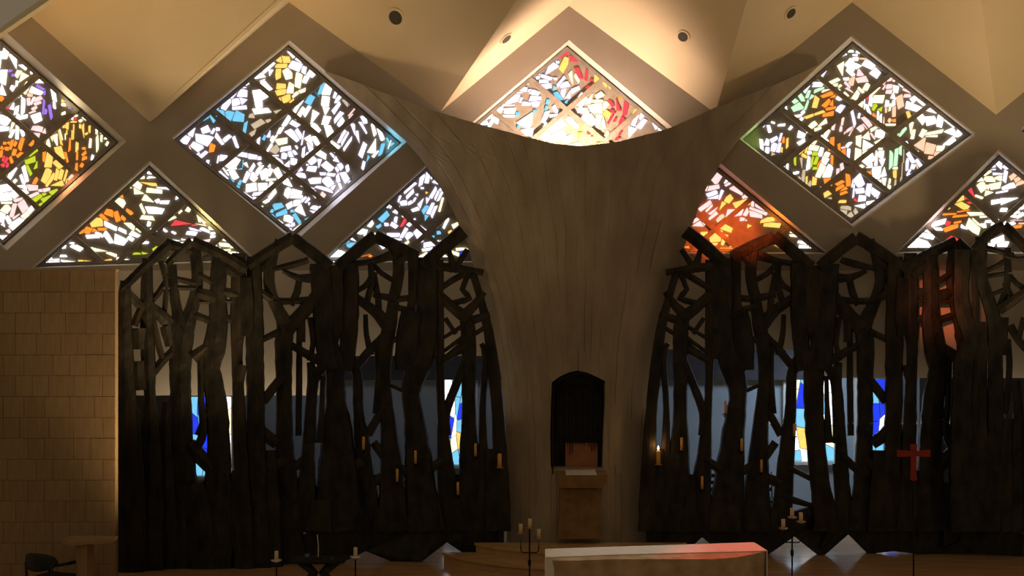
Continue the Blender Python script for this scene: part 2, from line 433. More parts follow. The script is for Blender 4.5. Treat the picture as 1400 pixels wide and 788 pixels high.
# ------------------------------------------------------------------ dalle-de-verre windows
# pieces: 'x y length width angle colour' in the pixels of an enlarged crop (x0, y0, scale)
ZA = (0, 40, 5.2556)
ZB = (0, 180, 4.778)
ZC = (220, 40, 3.8806)
ZD = (290, 180, 5.2526)
ZF = (0, 180, 3.8806)
ZG = (420, 200, 3.8806)
ZH = (620, 0, 3.8806)
ZI = (1010, 40, 5.629)
ZJ = (1150, 40, 5.2526)
ZK = (1040, 160, 4.927)
ZL = (900, 180, 3.8806)
ZM = (1000, 180, 3.5)
PIECES = {
1: [(ZA, None, """40 165 90 55 70 w;5 220 110 30 85 w;105 225 100 50 -75 w;165 262 60 40 -20 w;128 320 50 35 60 k;158 352 70 45 55 k;72 298 22 18 0 m;93 330 20 18 0 m;
22 345 100 50 85 w;18 435 75 40 90 w;228 308 22 16 30 w;120 390 35 18 80 w;87 422 32 28 60 w;8 498 30 30 45 o;275 372 85 28 0 w;187 425 75 40 60 k;132 470 40 22 90 w;148 475 35 20 90 w;
290 420 60 18 -30 m;255 450 80 50 -20 w;213 472 35 25 0 s;205 520 50 30 90 p;235 513 55 14 65 w;270 500 50 25 20 p;268 535 45 25 20 p;225 590 50 25 20 p;245 568 40 25 40 p;318 455 30 14 90 m;
312 560 90 18 85 m;327 592 35 16 80 m;360 590 90 18 -80 m;383 470 90 25 -80 w;388 540 50 14 -85 w;163 550 105 32 88 w;90 552 45 25 70 w;117 582 55 25 80 w;127 628 35 25 70 w;165 627 55 28 10 w;
65 517 25 22 30 s;50 552 38 22 80 r;262 637 60 60 20 w;265 715 70 35 -10 p;262 752 40 25 -30 p;317 728 35 22 80 p;452 513 22 22 0 y;455 543 28 24 0 k;454 604 26 20 20 k;502 567 16 12 0 m;
25 655 75 60 -20 w;25 712 65 45 0 v;80 705 70 18 65 k;85 750 60 16 60 w;120 740 90 22 88 w;158 745 45 22 -70 w;550 600 22 16 30 k;543 620 22 14 20 k;515 640 22 22 0 w;538 645 18 14 0 r;
525 668 40 14 0 y;577 657 22 18 30 k;604 640 30 18 -30 k;457 690 35 16 85 y;481 695 45 18 85 y;473 742 30 18 90 y;521 735 100 16 88 y;576 697 28 14 90 y;598 735 90 16 -85 y;641 717 45 12 88 y;
620 750 20 12 30 y;693 735 32 14 90 k;726 748 20 16 0 k;428 750 80 20 -75 k"""),
    (ZB, None, """315 65 60 26 85 k;340 50 60 14 -75 k;365 60 75 30 -75 k;395 40 85 18 -80 y;385 130 85 45 -70 y;430 168 65 20 -75 o;455 85 75 12 85 o;502 100 55 14 88 y;502 155 55 14 88 o;
498 230 45 14 88 o;545 110 20 16 0 o;547 145 30 20 40 o;550 175 30 22 20 o;533 220 25 18 60 o;588 75 55 15 85 k;633 75 90 14 -88 k;661 45 40 12 88 k;688 45 16 12 0 k;698 78 25 14 60 k;
602 170 32 16 80 w;472 25 55 12 88 y;430 30 45 12 88 k;286 165 60 18 88 o;318 195 90 50 80 y;378 215 60 45 -40 y;303 290 90 45 70 y;320 315 85 35 55 y;367 280 70 26 75 y;397 280 60 22 75 y;
433 285 80 25 75 y;370 347 80 35 15 y;422 335 50 22 75 y;465 300 45 25 60 s;213 72 50 25 60 o;215 135 60 20 35 l;195 195 65 40 20 l;233 215 50 18 80 l;187 250 65 18 -65 l;75 275 95 25 62 w;
165 275 95 25 -75 w;143 310 55 22 -70 w;97 322 22 16 40 w;230 325 45 20 60 o;130 360 75 35 -10 w;158 395 38 32 20 w;208 368 75 35 0 p;215 415 65 25 25 p;262 385 25 18 0 p;300 380 45 30 10 p;
285 410 25 16 30 l;240 437 75 35 35 l;350 393 50 30 20 l;305 447 70 40 20 l;263 482 35 25 30 l;30 370 80 55 10 w;40 425 80 45 5 w;88 410 45 40 -50 w;115 445 50 25 15 p;40 470 60 28 0 k;
35 510 60 50 50 k;85 515 85 40 75 p;150 490 75 55 -60 p;195 510 40 35 40 w;165 545 50 40 45 k;212 540 70 20 48 k;102 550 50 20 35 p;10 560 60 40 80 w;53 575 45 25 -60 w;20 607 30 22 -50 w;
115 607 95 50 40 w;62 660 45 22 -50 p;30 690 75 60 -30 w;18 175 35 25 80 r;35 190 40 22 60 r;20 218 25 20 40 r;47 220 30 16 80 r;5 145 40 18 90 o;72 185 40 20 -70 o;93 135 40 22 75 o;
125 150 40 22 40 o;137 80 75 22 75 o;73 85 60 18 75 o;97 80 30 18 60 o;45 112 30 20 0 o;18 110 30 22 -20 o;30 75 18 15 0 o;55 70 18 20 60 o""")],
2: [(ZC, lambda x, y: not (y > 199 and 290 < x < 481), """655 112 45 22 35 w;690 132 45 22 -30 w;735 165 40 18 -30 w;630 155 35 28 80 y;660 160 45 35 0 y;640 193 60 30 0 y;712 193 65 55 -20 v;623 235 50 25 90 y;668 235 55 45 -70 k;
758 215 35 28 80 v;798 235 50 40 50 w;728 270 70 35 80 k;770 265 40 25 60 w;637 303 45 30 0 y;637 335 50 28 10 y;685 315 55 45 80 k;630 378 30 22 60 y;660 370 50 35 20 y;715 348 40 18 40 k;
748 327 35 20 20 k;690 375 30 20 40 y;560 200 75 55 45 w;525 247 60 25 10 w;578 230 30 18 70 w;552 300 60 40 -50 w;535 278 40 16 20 w;520 370 90 60 -80 w;550 355 55 50 0 w;530 430 80 35 5 w;
480 460 25 20 0 t;450 292 30 14 30 w;425 312 45 20 5 v;385 340 60 35 50 v;432 345 45 50 80 v;345 395 75 35 60 v;395 385 45 35 20 v;430 385 35 40 80 v;415 415 70 25 5 v;292 420 40 25 45 v;
320 445 45 35 0 c;365 458 45 50 60 c;415 465 45 55 75 c;235 470 50 18 30 c;265 470 50 16 -50 c;445 525 60 18 80 c;570 485 25 15 20 t;515 503 60 30 30 t;490 545 45 25 60 t;620 433 35 14 25 t;
160 540 60 30 75 v;132 580 55 35 60 v;82 592 25 18 60 s;105 570 20 15 0 k;135 548 15 15 0 o;128 645 40 16 -70 s;158 640 60 20 -80 s;170 685 35 16 -60 o;220 725 30 22 -30 r;270 630 40 30 80 o;
235 533 40 35 20 v;275 540 30 18 60 v;300 530 20 18 0 v;225 590 80 50 -15 v;190 625 60 45 -40 v;215 665 55 30 40 v;185 670 40 20 30 v;310 585 60 22 -50 v;335 635 70 40 -60 v;350 580 45 20 40 v;
395 600 60 20 -70 v;320 685 50 25 30 v;258 740 35 18 75 v;247 710 30 14 80 v;883 315 60 40 70 w;873 385 55 38 88 w;875 430 45 35 85 w;875 485 50 38 70 w;890 535 70 40 -70 w;850 315 60 16 70 c;
830 340 40 10 -50 c;790 375 50 32 60 c;775 430 60 18 60 w;740 450 70 20 60 w;810 470 65 30 70 w;820 525 50 28 -40 w;742 385 45 14 58 w;715 425 50 16 58 w;665 490 55 18 58 w;635 535 50 18 58 w;
605 580 60 20 58 w;560 630 60 22 58 w;925 345 40 20 70 v;940 372 40 20 60 v;930 415 60 22 55 v;940 465 60 25 50 v;955 495 45 22 60 v;980 390 40 18 -50 t;992 405 25 12 70 m;1015 440 50 14 50 p;
1005 460 30 10 50 p;920 610 60 35 -60 w;960 570 70 14 60 v;975 580 70 12 60 v;990 610 70 12 55 v;1005 640 50 12 40 w;985 680 40 18 30 v;1010 690 40 16 30 c;1075 480 40 25 -70 v;1075 520 60 18 -60 v;
1025 530 60 22 -70 v;1045 570 60 20 -70 v;1070 640 70 25 70 v;1128 530 60 16 -75 w;1165 555 60 22 -70 w;1130 620 70 35 70 w;1168 640 60 22 75 c;1135 660 40 16 50 w;1205 590 30 12 -60 c;
1215 610 50 16 70 w;1235 605 40 16 30 c;1090 695 50 18 70 c;1075 730 50 20 75 v;515 600 50 16 80 v;548 575 25 14 70 c;575 555 35 16 70 v;590 580 30 14 60 v;710 503 45 25 -30 v;700 560 70 35 -40 v;
725 560 50 30 -60 v;640 595 55 35 10 k;795 610 80 45 -60 w;820 590 45 30 -60 w;755 575 70 20 80 v"""),
    (ZD, lambda x, y: y >= 199, """220 165 60 32 -10 v;290 180 65 40 -8 v;335 190 30 25 0 v;145 225 85 70 55 w;140 260 60 40 10 w;155 310 60 50 -60 w;222 240 70 10 85 c;200 268 40 10 10 c;247 240 35 20 -50 w;285 265 65 25 58 v;
245 325 80 35 62 v;200 370 40 25 65 c;183 400 30 22 65 c;162 428 40 25 55 v;45 200 45 18 80 v;75 188 55 45 0 v;78 310 70 16 -45 v;95 285 60 10 -55 w;135 335 60 10 -50 c;30 320 40 25 -50 v;
75 365 30 22 -60 v;128 380 40 25 -50 w;340 230 25 18 30 v;407 255 40 32 80 w;435 180 75 25 5 v;465 215 90 45 -45 v;520 272 60 35 -30 v;475 305 80 45 -60 w;335 285 90 30 58 w;385 310 70 70 20 w;
415 290 50 45 60 w;305 325 60 50 50 w;420 350 65 22 5 w;280 400 70 55 10 w;363 395 60 55 5 w;420 385 45 45 40 w;333 447 80 25 5 v;310 475 40 18 0 v;245 462 65 30 -35 v;255 515 65 25 -30 v;
430 455 75 25 50 w;390 500 40 25 30 w;330 553 60 25 15 k;545 225 50 40 70 v;585 215 45 45 85 v;520 175 40 40 70 v;560 165 45 45 -70 v;590 150 35 20 -50 v;525 125 75 45 10 v;455 130 55 45 45 t;
605 112 25 14 -60 v;655 150 70 25 85 v;682 160 25 18 60 v;700 115 70 45 -75 v;410 120 60 20 57 w;628 280 40 25 30 v;635 312 60 35 -10 v;582 325 25 22 0 v;720 210 55 45 40 v;682 240 15 15 0 v;
715 265 60 40 -10 v;763 240 80 35 85 v;788 165 60 45 -30 w;828 250 70 65 -40 v;795 303 40 22 0 v;850 313 65 30 -8 v;745 355 90 40 5 v;835 365 80 60 -50 v;865 400 40 22 60 v;800 415 120 35 -15 v;
740 450 50 40 -50 v;790 465 50 35 60 p;685 400 90 25 -15 v;862 170 40 16 -50 v;893 205 50 35 -40 v;918 250 45 35 -60 v;895 272 40 22 -60 v;902 330 60 28 -80 v;915 395 60 28 -70 v;890 455 80 30 50 v;
970 265 45 22 -80 v;955 325 70 45 -60 v;985 365 25 14 70 v;560 400 90 50 -20 w;600 430 80 60 0 w;545 440 60 45 60 w;605 465 80 25 0 w;535 370 60 45 -60 w;470 540 70 45 20 c;430 570 25 22 60 c;
495 590 75 40 20 c;435 615 45 45 40 c;398 630 35 22 -70 v;480 685 90 60 -50 w;545 630 60 45 -20 w;540 675 35 25 0 v;578 668 28 25 30 v;553 715 45 40 5 v;615 705 75 35 45 w;555 530 45 35 30 v;
610 512 55 35 15 w;655 485 45 25 45 v;685 495 40 20 50 v;635 570 85 60 -50 w;575 570 25 18 0 c;607 625 75 30 -55 c;690 630 40 25 25 c;740 550 55 28 -15 v;725 580 55 25 -20 v;775 550 30 22 -40 v;
695 520 20 14 80 v;825 515 35 18 20 c""")],
3: [(ZH, None, """580 288 60 35 30 r;632 312 50 28 -5 r;587 340 70 35 60 y;552 330 14 12 0 v;518 368 75 45 55 v;447 390 25 18 0 v;448 412 20 16 0 v;490 408 60 20 -20 v;480 432 45 18 0 v;492 458 50 25 10 v;540 418 18 10 0 v;
628 415 60 18 -75 k;655 415 40 15 -60 k;665 388 60 22 -65 r;705 398 55 18 85 r;715 462 20 14 0 r;735 425 20 16 0 r;762 412 50 30 70 y;572 435 60 25 50 v;593 455 45 30 20 v;533 470 25 18 60 c;
560 508 45 40 -60 c;582 490 50 25 80 v;620 495 60 30 70 v;645 478 50 22 30 v;602 535 25 12 60 c;358 478 60 25 0 v;335 500 60 18 10 v;310 525 75 40 20 v;405 482 18 16 0 v;425 490 55 35 -20 v;
435 520 55 35 0 v;388 550 45 20 0 v;433 552 40 28 0 v;355 530 25 22 70 v;270 575 90 45 5 w;300 580 60 60 0 w;285 610 75 25 0 w;245 580 40 35 60 w;340 605 20 18 0 c;500 540 25 18 70 c;492 573 22 16 70 c;
428 592 22 16 0 c;345 672 22 16 70 c;540 580 40 25 -60 v;535 610 45 30 10 v;488 620 60 30 70 w;400 640 90 70 50 w;390 690 60 60 0 w;480 665 40 20 60 w;185 625 45 22 20 w;215 635 45 30 -30 w;
160 655 40 25 20 w;190 660 30 28 60 w;387 440 20 16 0 w;730 520 70 40 60 k;775 505 40 30 30 k;685 540 60 50 60 w;765 540 60 30 0 k;760 580 90 70 0 k;690 590 60 60 0 w;800 560 45 40 50 k;
720 630 70 60 -40 w;770 640 70 40 80 k;795 650 60 30 85 k;820 600 40 40 60 y;835 550 40 20 -60 r;838 595 30 20 10 r;830 630 50 22 60 r;872 555 60 18 -80 r;912 580 65 28 80 r;895 640 50 22 70 r;
858 635 25 12 60 r;805 445 30 16 -60 y;827 458 25 14 -60 y;868 480 20 14 0 r;885 515 25 14 40 o;970 592 45 20 50 y;815 712 30 20 60 k;545 665 80 60 40 w;545 720 80 50 20 w;600 730 50 40 30 w;
630 650 70 25 -40 w;670 680 40 18 80 y;668 720 40 18 80 y;720 705 20 16 0 r;740 718 18 12 0 r;490 720 45 45 50 w;1000 615 35 25 50 v;965 640 60 30 70 v;995 660 60 35 50 v;945 700 60 40 70 w;
1072 665 45 25 -60 v;1100 685 25 16 0 w;885 705 25 12 60 r;870 735 25 16 30 r;765 760 20 10 0 y;640 775 50 30 20 k;580 790 60 30 0 w;700 790 50 25 0 y""")],
4: [(ZI, lambda x, y: x < 1164 and y < 178, """900 150 40 18 -30 w;865 168 35 14 0 w;792 205 45 18 30 w;822 190 18 10 -40 w;870 280 60 55 60 w;800 310 90 50 -75 k;865 320 70 45 -40 w;650 345 55 25 60 v;575 395 45 30 55 v;610 425 65 35 0 w;
520 450 65 40 60 v;485 445 25 25 60 w;455 470 45 25 45 w;420 497 35 22 20 w;430 550 60 45 -40 g;450 600 75 55 20 g;475 515 80 30 -60 g;520 580 70 32 70 g;535 500 55 25 70 g;560 525 45 25 50 g;
620 470 75 28 20 g;675 470 60 18 10 k;680 505 80 28 20 o;715 520 55 25 15 o;590 560 80 45 75 y;680 570 65 35 45 o;720 560 50 30 70 o;710 608 70 25 15 o;690 650 75 35 5 o;625 650 80 35 18 y;
545 670 65 28 20 y;770 535 35 20 -30 w;785 610 60 40 50 v;740 400 70 30 25 k;740 430 40 20 10 k;830 383 40 22 0 w;835 435 55 40 -40 p;860 465 55 30 -40 p;780 437 25 18 40 k;770 468 20 18 0 k;
825 505 40 25 -45 k;855 537 22 18 0 k;360 585 100 18 -85 w;345 610 30 12 85 w;315 590 35 25 40 w;265 630 35 14 -15 w;255 652 45 18 -5 w;452 670 55 22 10 w;495 640 30 22 45 w;478 700 45 18 50 w;
190 710 80 50 55 v;140 755 70 55 40 v;265 718 25 14 -20 w;235 765 50 28 -75 w;330 737 50 18 5 w;400 760 30 20 50 w;560 750 90 35 40 k;640 725 80 30 30 k;610 765 50 25 20 k;730 745 55 22 80 p;
800 710 55 16 80 p;790 765 40 20 85 p;850 775 60 20 30 p;75 780 50 25 30 w"""),
    (ZJ, None, """105 215 50 25 0 w;170 220 80 20 -5 s;75 260 80 70 60 w;130 265 70 60 0 w;200 260 80 60 -30 w;245 310 65 60 -40 w;130 165 40 18 -10 w;102 185 30 12 0 w;145 315 50 45 -20 p;150 360 70 45 10 p;
80 370 65 45 80 s;185 415 50 30 60 k;145 435 50 30 -45 k;110 475 60 35 60 k;345 360 50 25 10 p;320 385 35 30 60 p;385 362 30 25 40 p;345 410 45 40 0 p;310 415 35 22 60 p;345 448 40 28 0 p;
393 430 45 40 85 w;383 478 50 40 80 w;435 395 65 28 -50 w;475 435 60 32 -20 p;477 477 45 30 0 p;425 520 80 45 -80 s;380 535 48 22 88 w;332 535 45 28 85 w;352 560 50 16 80 k;322 580 35 16 85 s;
315 635 80 14 85 s;382 590 70 20 88 s;350 655 25 20 60 s;380 655 25 22 0 o;357 685 65 16 0 k;250 440 75 45 25 k;190 490 28 25 0 r;215 500 90 30 85 w;268 505 70 60 0 k;242 560 45 25 60 l;278 572 30 28 0 l;
140 540 55 35 80 k;170 540 90 14 88 w;195 575 70 22 -70 w;235 622 45 30 -40 o;262 630 70 18 85 w;285 645 60 12 88 w;530 495 55 40 40 w;585 520 65 45 -40 w;525 560 110 55 -20 w;655 580 95 35 -15 w;
580 640 60 45 -50 w;640 655 80 70 10 w;710 660 75 60 80 w;785 675 85 55 -35 w;487 615 50 25 -70 y;505 720 100 35 85 k;515 755 60 30 80 k;440 738 70 30 50 g;412 765 35 22 60 g;595 750 55 50 60 k;
670 745 120 30 10 k;780 740 75 55 5 w;850 750 85 60 -20 w;650 772 80 25 0 k;90 640 100 25 -78 v;130 620 35 18 80 v;185 665 80 28 -50 p;145 715 40 40 30 p;170 700 50 12 -50 p;235 715 45 22 30 k;
280 755 60 50 -10 w;40 735 45 18 60 p;70 735 60 14 60 p;185 760 50 50 80 k;230 765 50 16 -55 p"""),
    (ZK, lambda x, y: not (x > 1150 and y < 189), """45 170 40 30 75 v;92 155 50 35 30 v;130 140 60 25 75 v;45 225 40 30 80 v;92 205 55 35 70 v;125 205 60 25 80 v;155 155 35 14 85 o;180 175 60 14 88 y;143 220 30 10 85 y;87 248 22 20 0 t;37 285 18 14 0 k;8 210 110 22 -85 w;
275 122 45 40 -20 w;275 165 50 35 30 w;425 150 80 45 -30 w;447 110 45 30 60 k;480 180 80 32 85 o;532 220 75 18 -85 o;560 250 65 28 85 o;560 210 25 16 10 p;595 185 40 18 45 w;592 255 75 20 85 v;
662 160 65 35 88 k;660 255 75 45 88 k;730 195 70 65 0 w;705 235 35 25 20 k;795 170 40 30 30 k;985 175 22 16 -70 v;1045 230 30 16 -30 w;345 170 50 25 -10 k;360 205 60 40 -10 k;310 220 45 22 70 y;
275 230 50 25 45 y;295 262 35 20 -30 y;330 240 25 20 0 w;370 250 40 40 0 l;408 235 55 30 75 w;325 310 80 26 85 w;350 300 70 16 80 l;375 295 50 25 70 l;400 300 70 16 60 o;368 345 28 22 0 l;
440 290 50 50 60 w;448 255 35 30 60 k;480 290 55 20 88 o;410 365 85 50 65 k;455 370 80 50 75 w;450 440 50 50 10 o;425 465 30 20 50 k;232 292 55 14 -88 l;277 310 65 14 -85 t;290 400 80 18 85 t;
315 440 75 20 88 y;330 455 40 22 60 t;362 432 50 30 80 y;260 435 55 22 80 t;180 345 65 14 88 w;150 355 40 18 85 w;185 395 28 18 -50 w;240 377 35 14 10 w;225 400 25 20 0 v;228 428 35 12 -70 v;
345 523 55 22 -15 t;448 518 40 28 30 y;520 380 60 20 85 p;550 345 60 22 -80 p;590 425 75 25 -85 o;535 445 50 20 30 o;535 475 55 22 30 o;555 490 55 22 30 o;560 512 45 22 20 o;725 382 35 30 0 o;
665 435 70 60 -60 v;627 425 90 18 85 v;628 500 80 16 85 v;670 495 55 40 0 v;685 548 45 40 0 v;728 490 75 50 80 v;770 510 55 40 -40 w;640 560 22 14 -40 r;760 570 85 35 10 w;815 560 60 35 -15 v;
675 602 70 30 0 w;730 605 30 28 60 t;553 570 45 16 0 y;575 615 65 28 -10 t;560 668 75 60 80 t;610 670 45 40 -40 t;645 645 45 25 -60 t;615 710 20 14 0 t;460 615 60 40 -30 v;415 570 35 25 70 t;465 548 25 10 0 t;
735 290 70 50 40 w;725 330 55 30 20 w;668 340 50 25 30 k;780 280 95 25 88 w;815 250 50 35 85 w;815 305 55 40 85 w;808 218 25 22 0 k;785 375 90 55 88 w;830 370 55 30 88 w;785 428 55 28 0 k;833 455 80 22 88 w;
880 290 100 22 88 g;913 275 115 30 85 g;942 225 50 16 88 g;908 340 28 22 0 k;907 385 50 22 88 y;907 460 80 14 85 t;962 260 80 10 88 t;957 360 100 12 88 t;945 445 80 10 88 t;940 475 20 20 0 k;
870 435 35 14 80 k;868 475 45 18 85 k;1015 275 75 35 -60 v;990 320 75 18 85 v;1025 340 45 30 70 v;1005 370 60 25 60 v;990 410 60 20 60 v;1065 315 60 28 -55 v;1040 390 30 16 50 t;985 440 22 12 40 t;1050 330 40 10 -70 s"""),
    (ZM, None, """920 55 60 45 50 s;955 85 50 45 80 s;1000 80 45 40 80 k;1040 60 80 45 20 w;1090 35 80 45 20 w;970 120 45 20 0 s;990 103 35 35 70 s;1015 105 45 25 60 k""")],
5: [(ZM, None, """1280 155 60 50 -80 v;1315 170 35 30 30 v;1240 165 40 25 10 v;1280 195 50 30 0 v;1245 190 40 20 0 v;1310 205 60 25 80 v;1225 195 35 22 30 k;1275 222 35 25 0 k;1235 227 45 28 0 k;1180 230 70 30 10 k;1200 265 40 35 -60 k;
1190 200 40 18 0 k;1260 260 55 35 10 k;1225 270 28 18 85 k;1235 295 35 22 0 k;1355 210 45 25 40 s;1330 265 60 22 20 w;1380 225 45 22 30 s;1385 245 40 20 20 s;1295 285 50 16 10 v;1325 325 85 28 15 w;
1270 335 45 25 10 w;1305 375 30 14 0 w;1125 265 35 22 -50 k;1157 295 60 22 -60 r;1185 312 35 12 -20 k;1075 340 90 40 20 y;1040 350 60 50 50 y;1020 365 50 30 20 y;1100 350 70 30 -30 y;1110 375 60 18 10 o;
1045 397 60 14 0 o;1100 400 65 18 5 o;1145 340 25 10 0 r;1180 350 40 12 -30 r;1122 318 20 12 0 r;1175 395 80 18 0 k;1215 405 45 12 5 k;1075 305 22 12 0 k;970 385 28 14 0 k;937 417 35 18 10 w;
995 437 65 22 15 w;990 467 45 12 0 w;1035 440 25 20 0 r;1050 460 70 22 20 o;1085 437 35 16 10 o;1160 455 65 50 -35 k;1185 440 60 18 -30 k;1125 460 50 20 -30 w;1230 430 25 12 0 w;1205 450 25 20 0 w;
880 490 90 40 0 w;930 475 60 35 -20 w;945 500 50 30 -10 w;900 470 80 30 5 w;855 540 45 45 85 w;890 535 50 25 85 w;920 545 50 40 -30 w;825 535 30 30 0 w;805 525 25 18 0 w;1380 370 60 14 20 w;1350 385 50 20 10 w;
1340 405 50 14 0 w;1385 400 40 18 30 w;1365 430 50 12 0 p;1390 440 25 14 0 s;1370 455 40 16 10 o;1280 435 55 28 0 w;1065 525 55 30 -30 r;1090 540 50 25 -25 r;1275 525 60 35 20 w;1300 540 45 25 0 w;1240 540 40 25 0 w;
1330 440 45 30 20 w;1420 330 60 30 20 w;1430 400 60 30 10 k;1460 460 60 30 0 w""")],
6: [(ZF, None, """770 210 40 22 45 w;790 215 20 18 0 w;740 245 45 22 0 k;805 243 40 10 0 w;720 275 60 40 -40 k;680 292 25 20 0 k;785 278 85 18 -10 y;745 322 65 35 -15 k;815 310 70 30 -5 k;865 300 65 22 -5 v;787 360 55 30 -25 k;
835 368 20 18 30 w;870 375 45 20 0 w;640 335 35 14 -70 o;630 370 65 40 -40 k;570 382 22 14 0 o;683 428 35 20 -40 o;755 410 50 12 -65 k;820 420 80 30 -5 w;780 455 60 22 -5 k;790 490 22 15 80 w;
580 432 45 30 -20 o;540 455 60 22 -40 o;510 485 60 45 10 y;540 518 40 16 0 o;620 450 50 25 -70 o;655 455 28 25 60 o;685 495 55 35 -25 k;735 520 25 18 -30 k;435 515 45 30 85 o;465 525 35 30 60 o;
497 530 25 22 40 o;585 500 65 28 -25 w;648 525 40 22 -25 w;715 545 45 28 -25 w;490 555 65 22 0 w;522 550 40 22 -30 w;570 565 60 25 -55 w;635 578 60 45 -20 w;690 570 30 22 -30 w;325 612 40 22 5 w;
405 615 55 28 -25 w;380 597 20 14 0 w;335 660 30 12 0 w;530 635 95 22 -10 k;485 622 20 16 -30 w;590 650 50 14 -20 k;250 678 45 18 10 w;295 680 30 10 0 w;225 703 45 14 5 w;285 697 55 18 -5 w;
370 698 75 22 -5 w;430 690 30 14 0 y;485 695 75 16 -5 y;572 688 40 16 10 y;665 685 85 28 0 w;725 648 35 8 0 l;768 645 28 10 0 l;830 622 40 25 30 l;770 590 30 12 0 w;740 598 14 8 0 w;815 527 30 16 -10 w;
875 525 20 10 -40 w;920 537 22 10 -30 w;1000 410 30 25 60 k;960 400 25 14 50 k;955 425 20 10 40 k;885 465 25 12 30 k;910 460 40 14 20 k;912 445 25 12 30 k;940 350 25 20 60 w;1060 460 45 30 -60 k;
1060 485 60 18 -10 k;1085 475 25 20 40 k;970 487 100 28 0 r;1030 497 25 8 -10 r;1015 540 50 22 -5 v;1035 522 55 14 -10 v;1085 525 50 22 -20 v;1122 512 30 20 0 k;1128 540 22 12 0 w;1128 557 22 12 0 w;
940 577 50 12 0 w;980 575 30 10 0 w;1085 580 50 12 5 p;1005 578 30 12 0 w;940 592 60 8 0 w;1200 575 30 16 -20 w;1195 602 60 22 -5 k;1240 612 45 28 -20 k;1150 620 28 18 0 w;1135 607 22 14 0 w;
1185 630 60 16 5 k;1220 655 70 28 0 k;1278 650 35 22 0 w;1265 675 35 18 0 w;1300 675 20 14 70 w;1070 640 35 10 -30 k;905 665 40 12 40 l""")],
7: [(ZG, None, """640 155 75 30 80 v;608 180 55 22 75 v;662 160 25 12 60 v;680 190 25 16 -20 v;540 215 70 28 40 v;515 230 35 20 50 c;545 255 50 18 45 v;490 280 35 14 70 v;515 302 40 25 10 v;545 300 35 20 30 v;568 285 25 10 60 v;
668 250 55 16 60 v;688 258 50 14 65 v;705 265 50 12 65 v;710 230 30 16 40 v;610 222 16 12 0 v;580 258 14 12 0 v;635 247 12 10 0 y;710 310 70 14 75 k;635 290 30 18 70 v;603 305 55 25 55 v;575 335 40 22 20 v;
625 335 40 22 55 c;655 330 60 25 65 v;670 345 55 20 65 v;628 380 28 18 70 c;430 312 30 20 50 v;445 315 30 14 60 v;478 338 40 22 50 v;510 362 25 14 70 k;408 375 55 28 45 c;470 390 30 16 75 v;338 415 30 20 50 w;
380 425 25 16 30 c;420 415 20 18 0 v;460 420 35 20 -30 v;510 408 40 18 60 r;548 410 35 18 40 v;560 395 30 14 20 v;285 452 55 28 -15 w;325 462 50 28 30 w;385 470 50 20 -5 k;245 488 60 28 -20 w;200 515 45 25 20 c;
240 525 60 28 -5 c;450 475 75 30 0 v;470 490 50 20 0 v;508 462 60 30 60 v;540 475 40 30 40 v;592 455 60 40 45 v;625 478 25 12 20 v;665 480 16 10 0 c;130 580 90 50 20 w;185 575 60 50 0 w;520 520 45 16 40 k;
587 512 50 16 25 v;655 522 70 28 10 v;635 545 50 20 10 v;660 555 45 18 20 k;615 580 50 16 30 k;645 583 30 16 30 c;700 510 25 12 60 k;700 525 30 14 45 k;692 415 25 18 70 c;698 460 20 16 0 c;735 408 55 14 65 w;
758 455 20 12 30 y;785 420 30 22 30 k;803 437 20 12 0 r;795 448 18 16 0 v;820 547 55 14 5 k;785 568 35 18 -20 k;825 565 30 16 10 u;740 580 40 20 10 k;320 582 50 12 15 o;340 578 30 16 20 o;395 530 30 16 -50 w;500 580 25 14 -40 k""")],
8: [(ZL, None, """318 240 70 40 55 p;365 258 35 14 60 v;385 275 55 28 30 p;393 292 45 14 30 p;415 308 70 30 -25 p;292 295 60 30 15 p;255 300 25 25 60 p;285 330 50 25 20 v;330 335 50 22 65 v;295 350 60 18 10 v;375 362 45 30 50 y;
340 395 45 20 60 y;250 395 70 22 35 p;270 405 45 16 45 p;295 420 50 16 45 p;290 445 50 22 40 p;330 460 45 20 40 s;468 345 40 22 20 p;445 380 80 35 15 y;497 380 45 28 80 p;405 430 80 45 5 p;468 430 35 25 60 p;
448 465 25 18 0 p;465 470 15 12 0 p;530 420 85 30 -20 p;515 440 60 28 -10 p;545 405 60 16 -25 p;580 475 70 30 10 y;605 495 80 25 -5 y;485 502 20 16 0 y;360 515 60 40 -25 y;215 490 60 35 10 p;205 470 50 22 30 p;
240 485 30 28 50 p;245 543 40 22 0 y;310 565 75 60 20 y;340 570 50 40 70 y;290 585 45 35 0 y;370 620 70 25 5 y;390 615 40 22 60 y;185 632 28 12 0 y;150 615 25 12 0 o;703 528 40 16 -20 k;728 552 55 16 -5 k;
772 590 55 14 -10 w;825 615 30 20 -20 w;775 612 50 16 -5 w;600 590 50 28 -30 y;640 605 55 22 -30 y;475 625 25 22 50 r;120 560 50 25 20 p;60 600 50 25 0 o""")],
9: [((1394, 150, 4.0), None, """40 120 50 30 20 w;90 90 60 30 40 w;90 150 60 35 -30 v;150 120 70 50 0 w;140 190 60 40 -40 k;160 60 60 40 40 v;220 110 70 50 10 w;230 180 70 45 -20 y;240 50 60 40 30 w""")],
}


def clip_poly(poly, n, c):
    """Keep the part of a convex polygon with n.p <= c."""
    out = []
    m_ = len(poly)
    for i in range(m_):
        a, b = poly[i], poly[(i + 1) % m_]
        da = n[0] * a[0] + n[1] * a[1] - c
        db = n[0] * b[0] + n[1] * b[1] - c
        if da <= 0:
            out.append(a)
        if (da < 0 < db) or (db < 0 < da):
            t = da / (da - db)
            out.append((a[0] + (b[0] - a[0]) * t, a[1] + (b[1] - a[1]) * t))
    return out


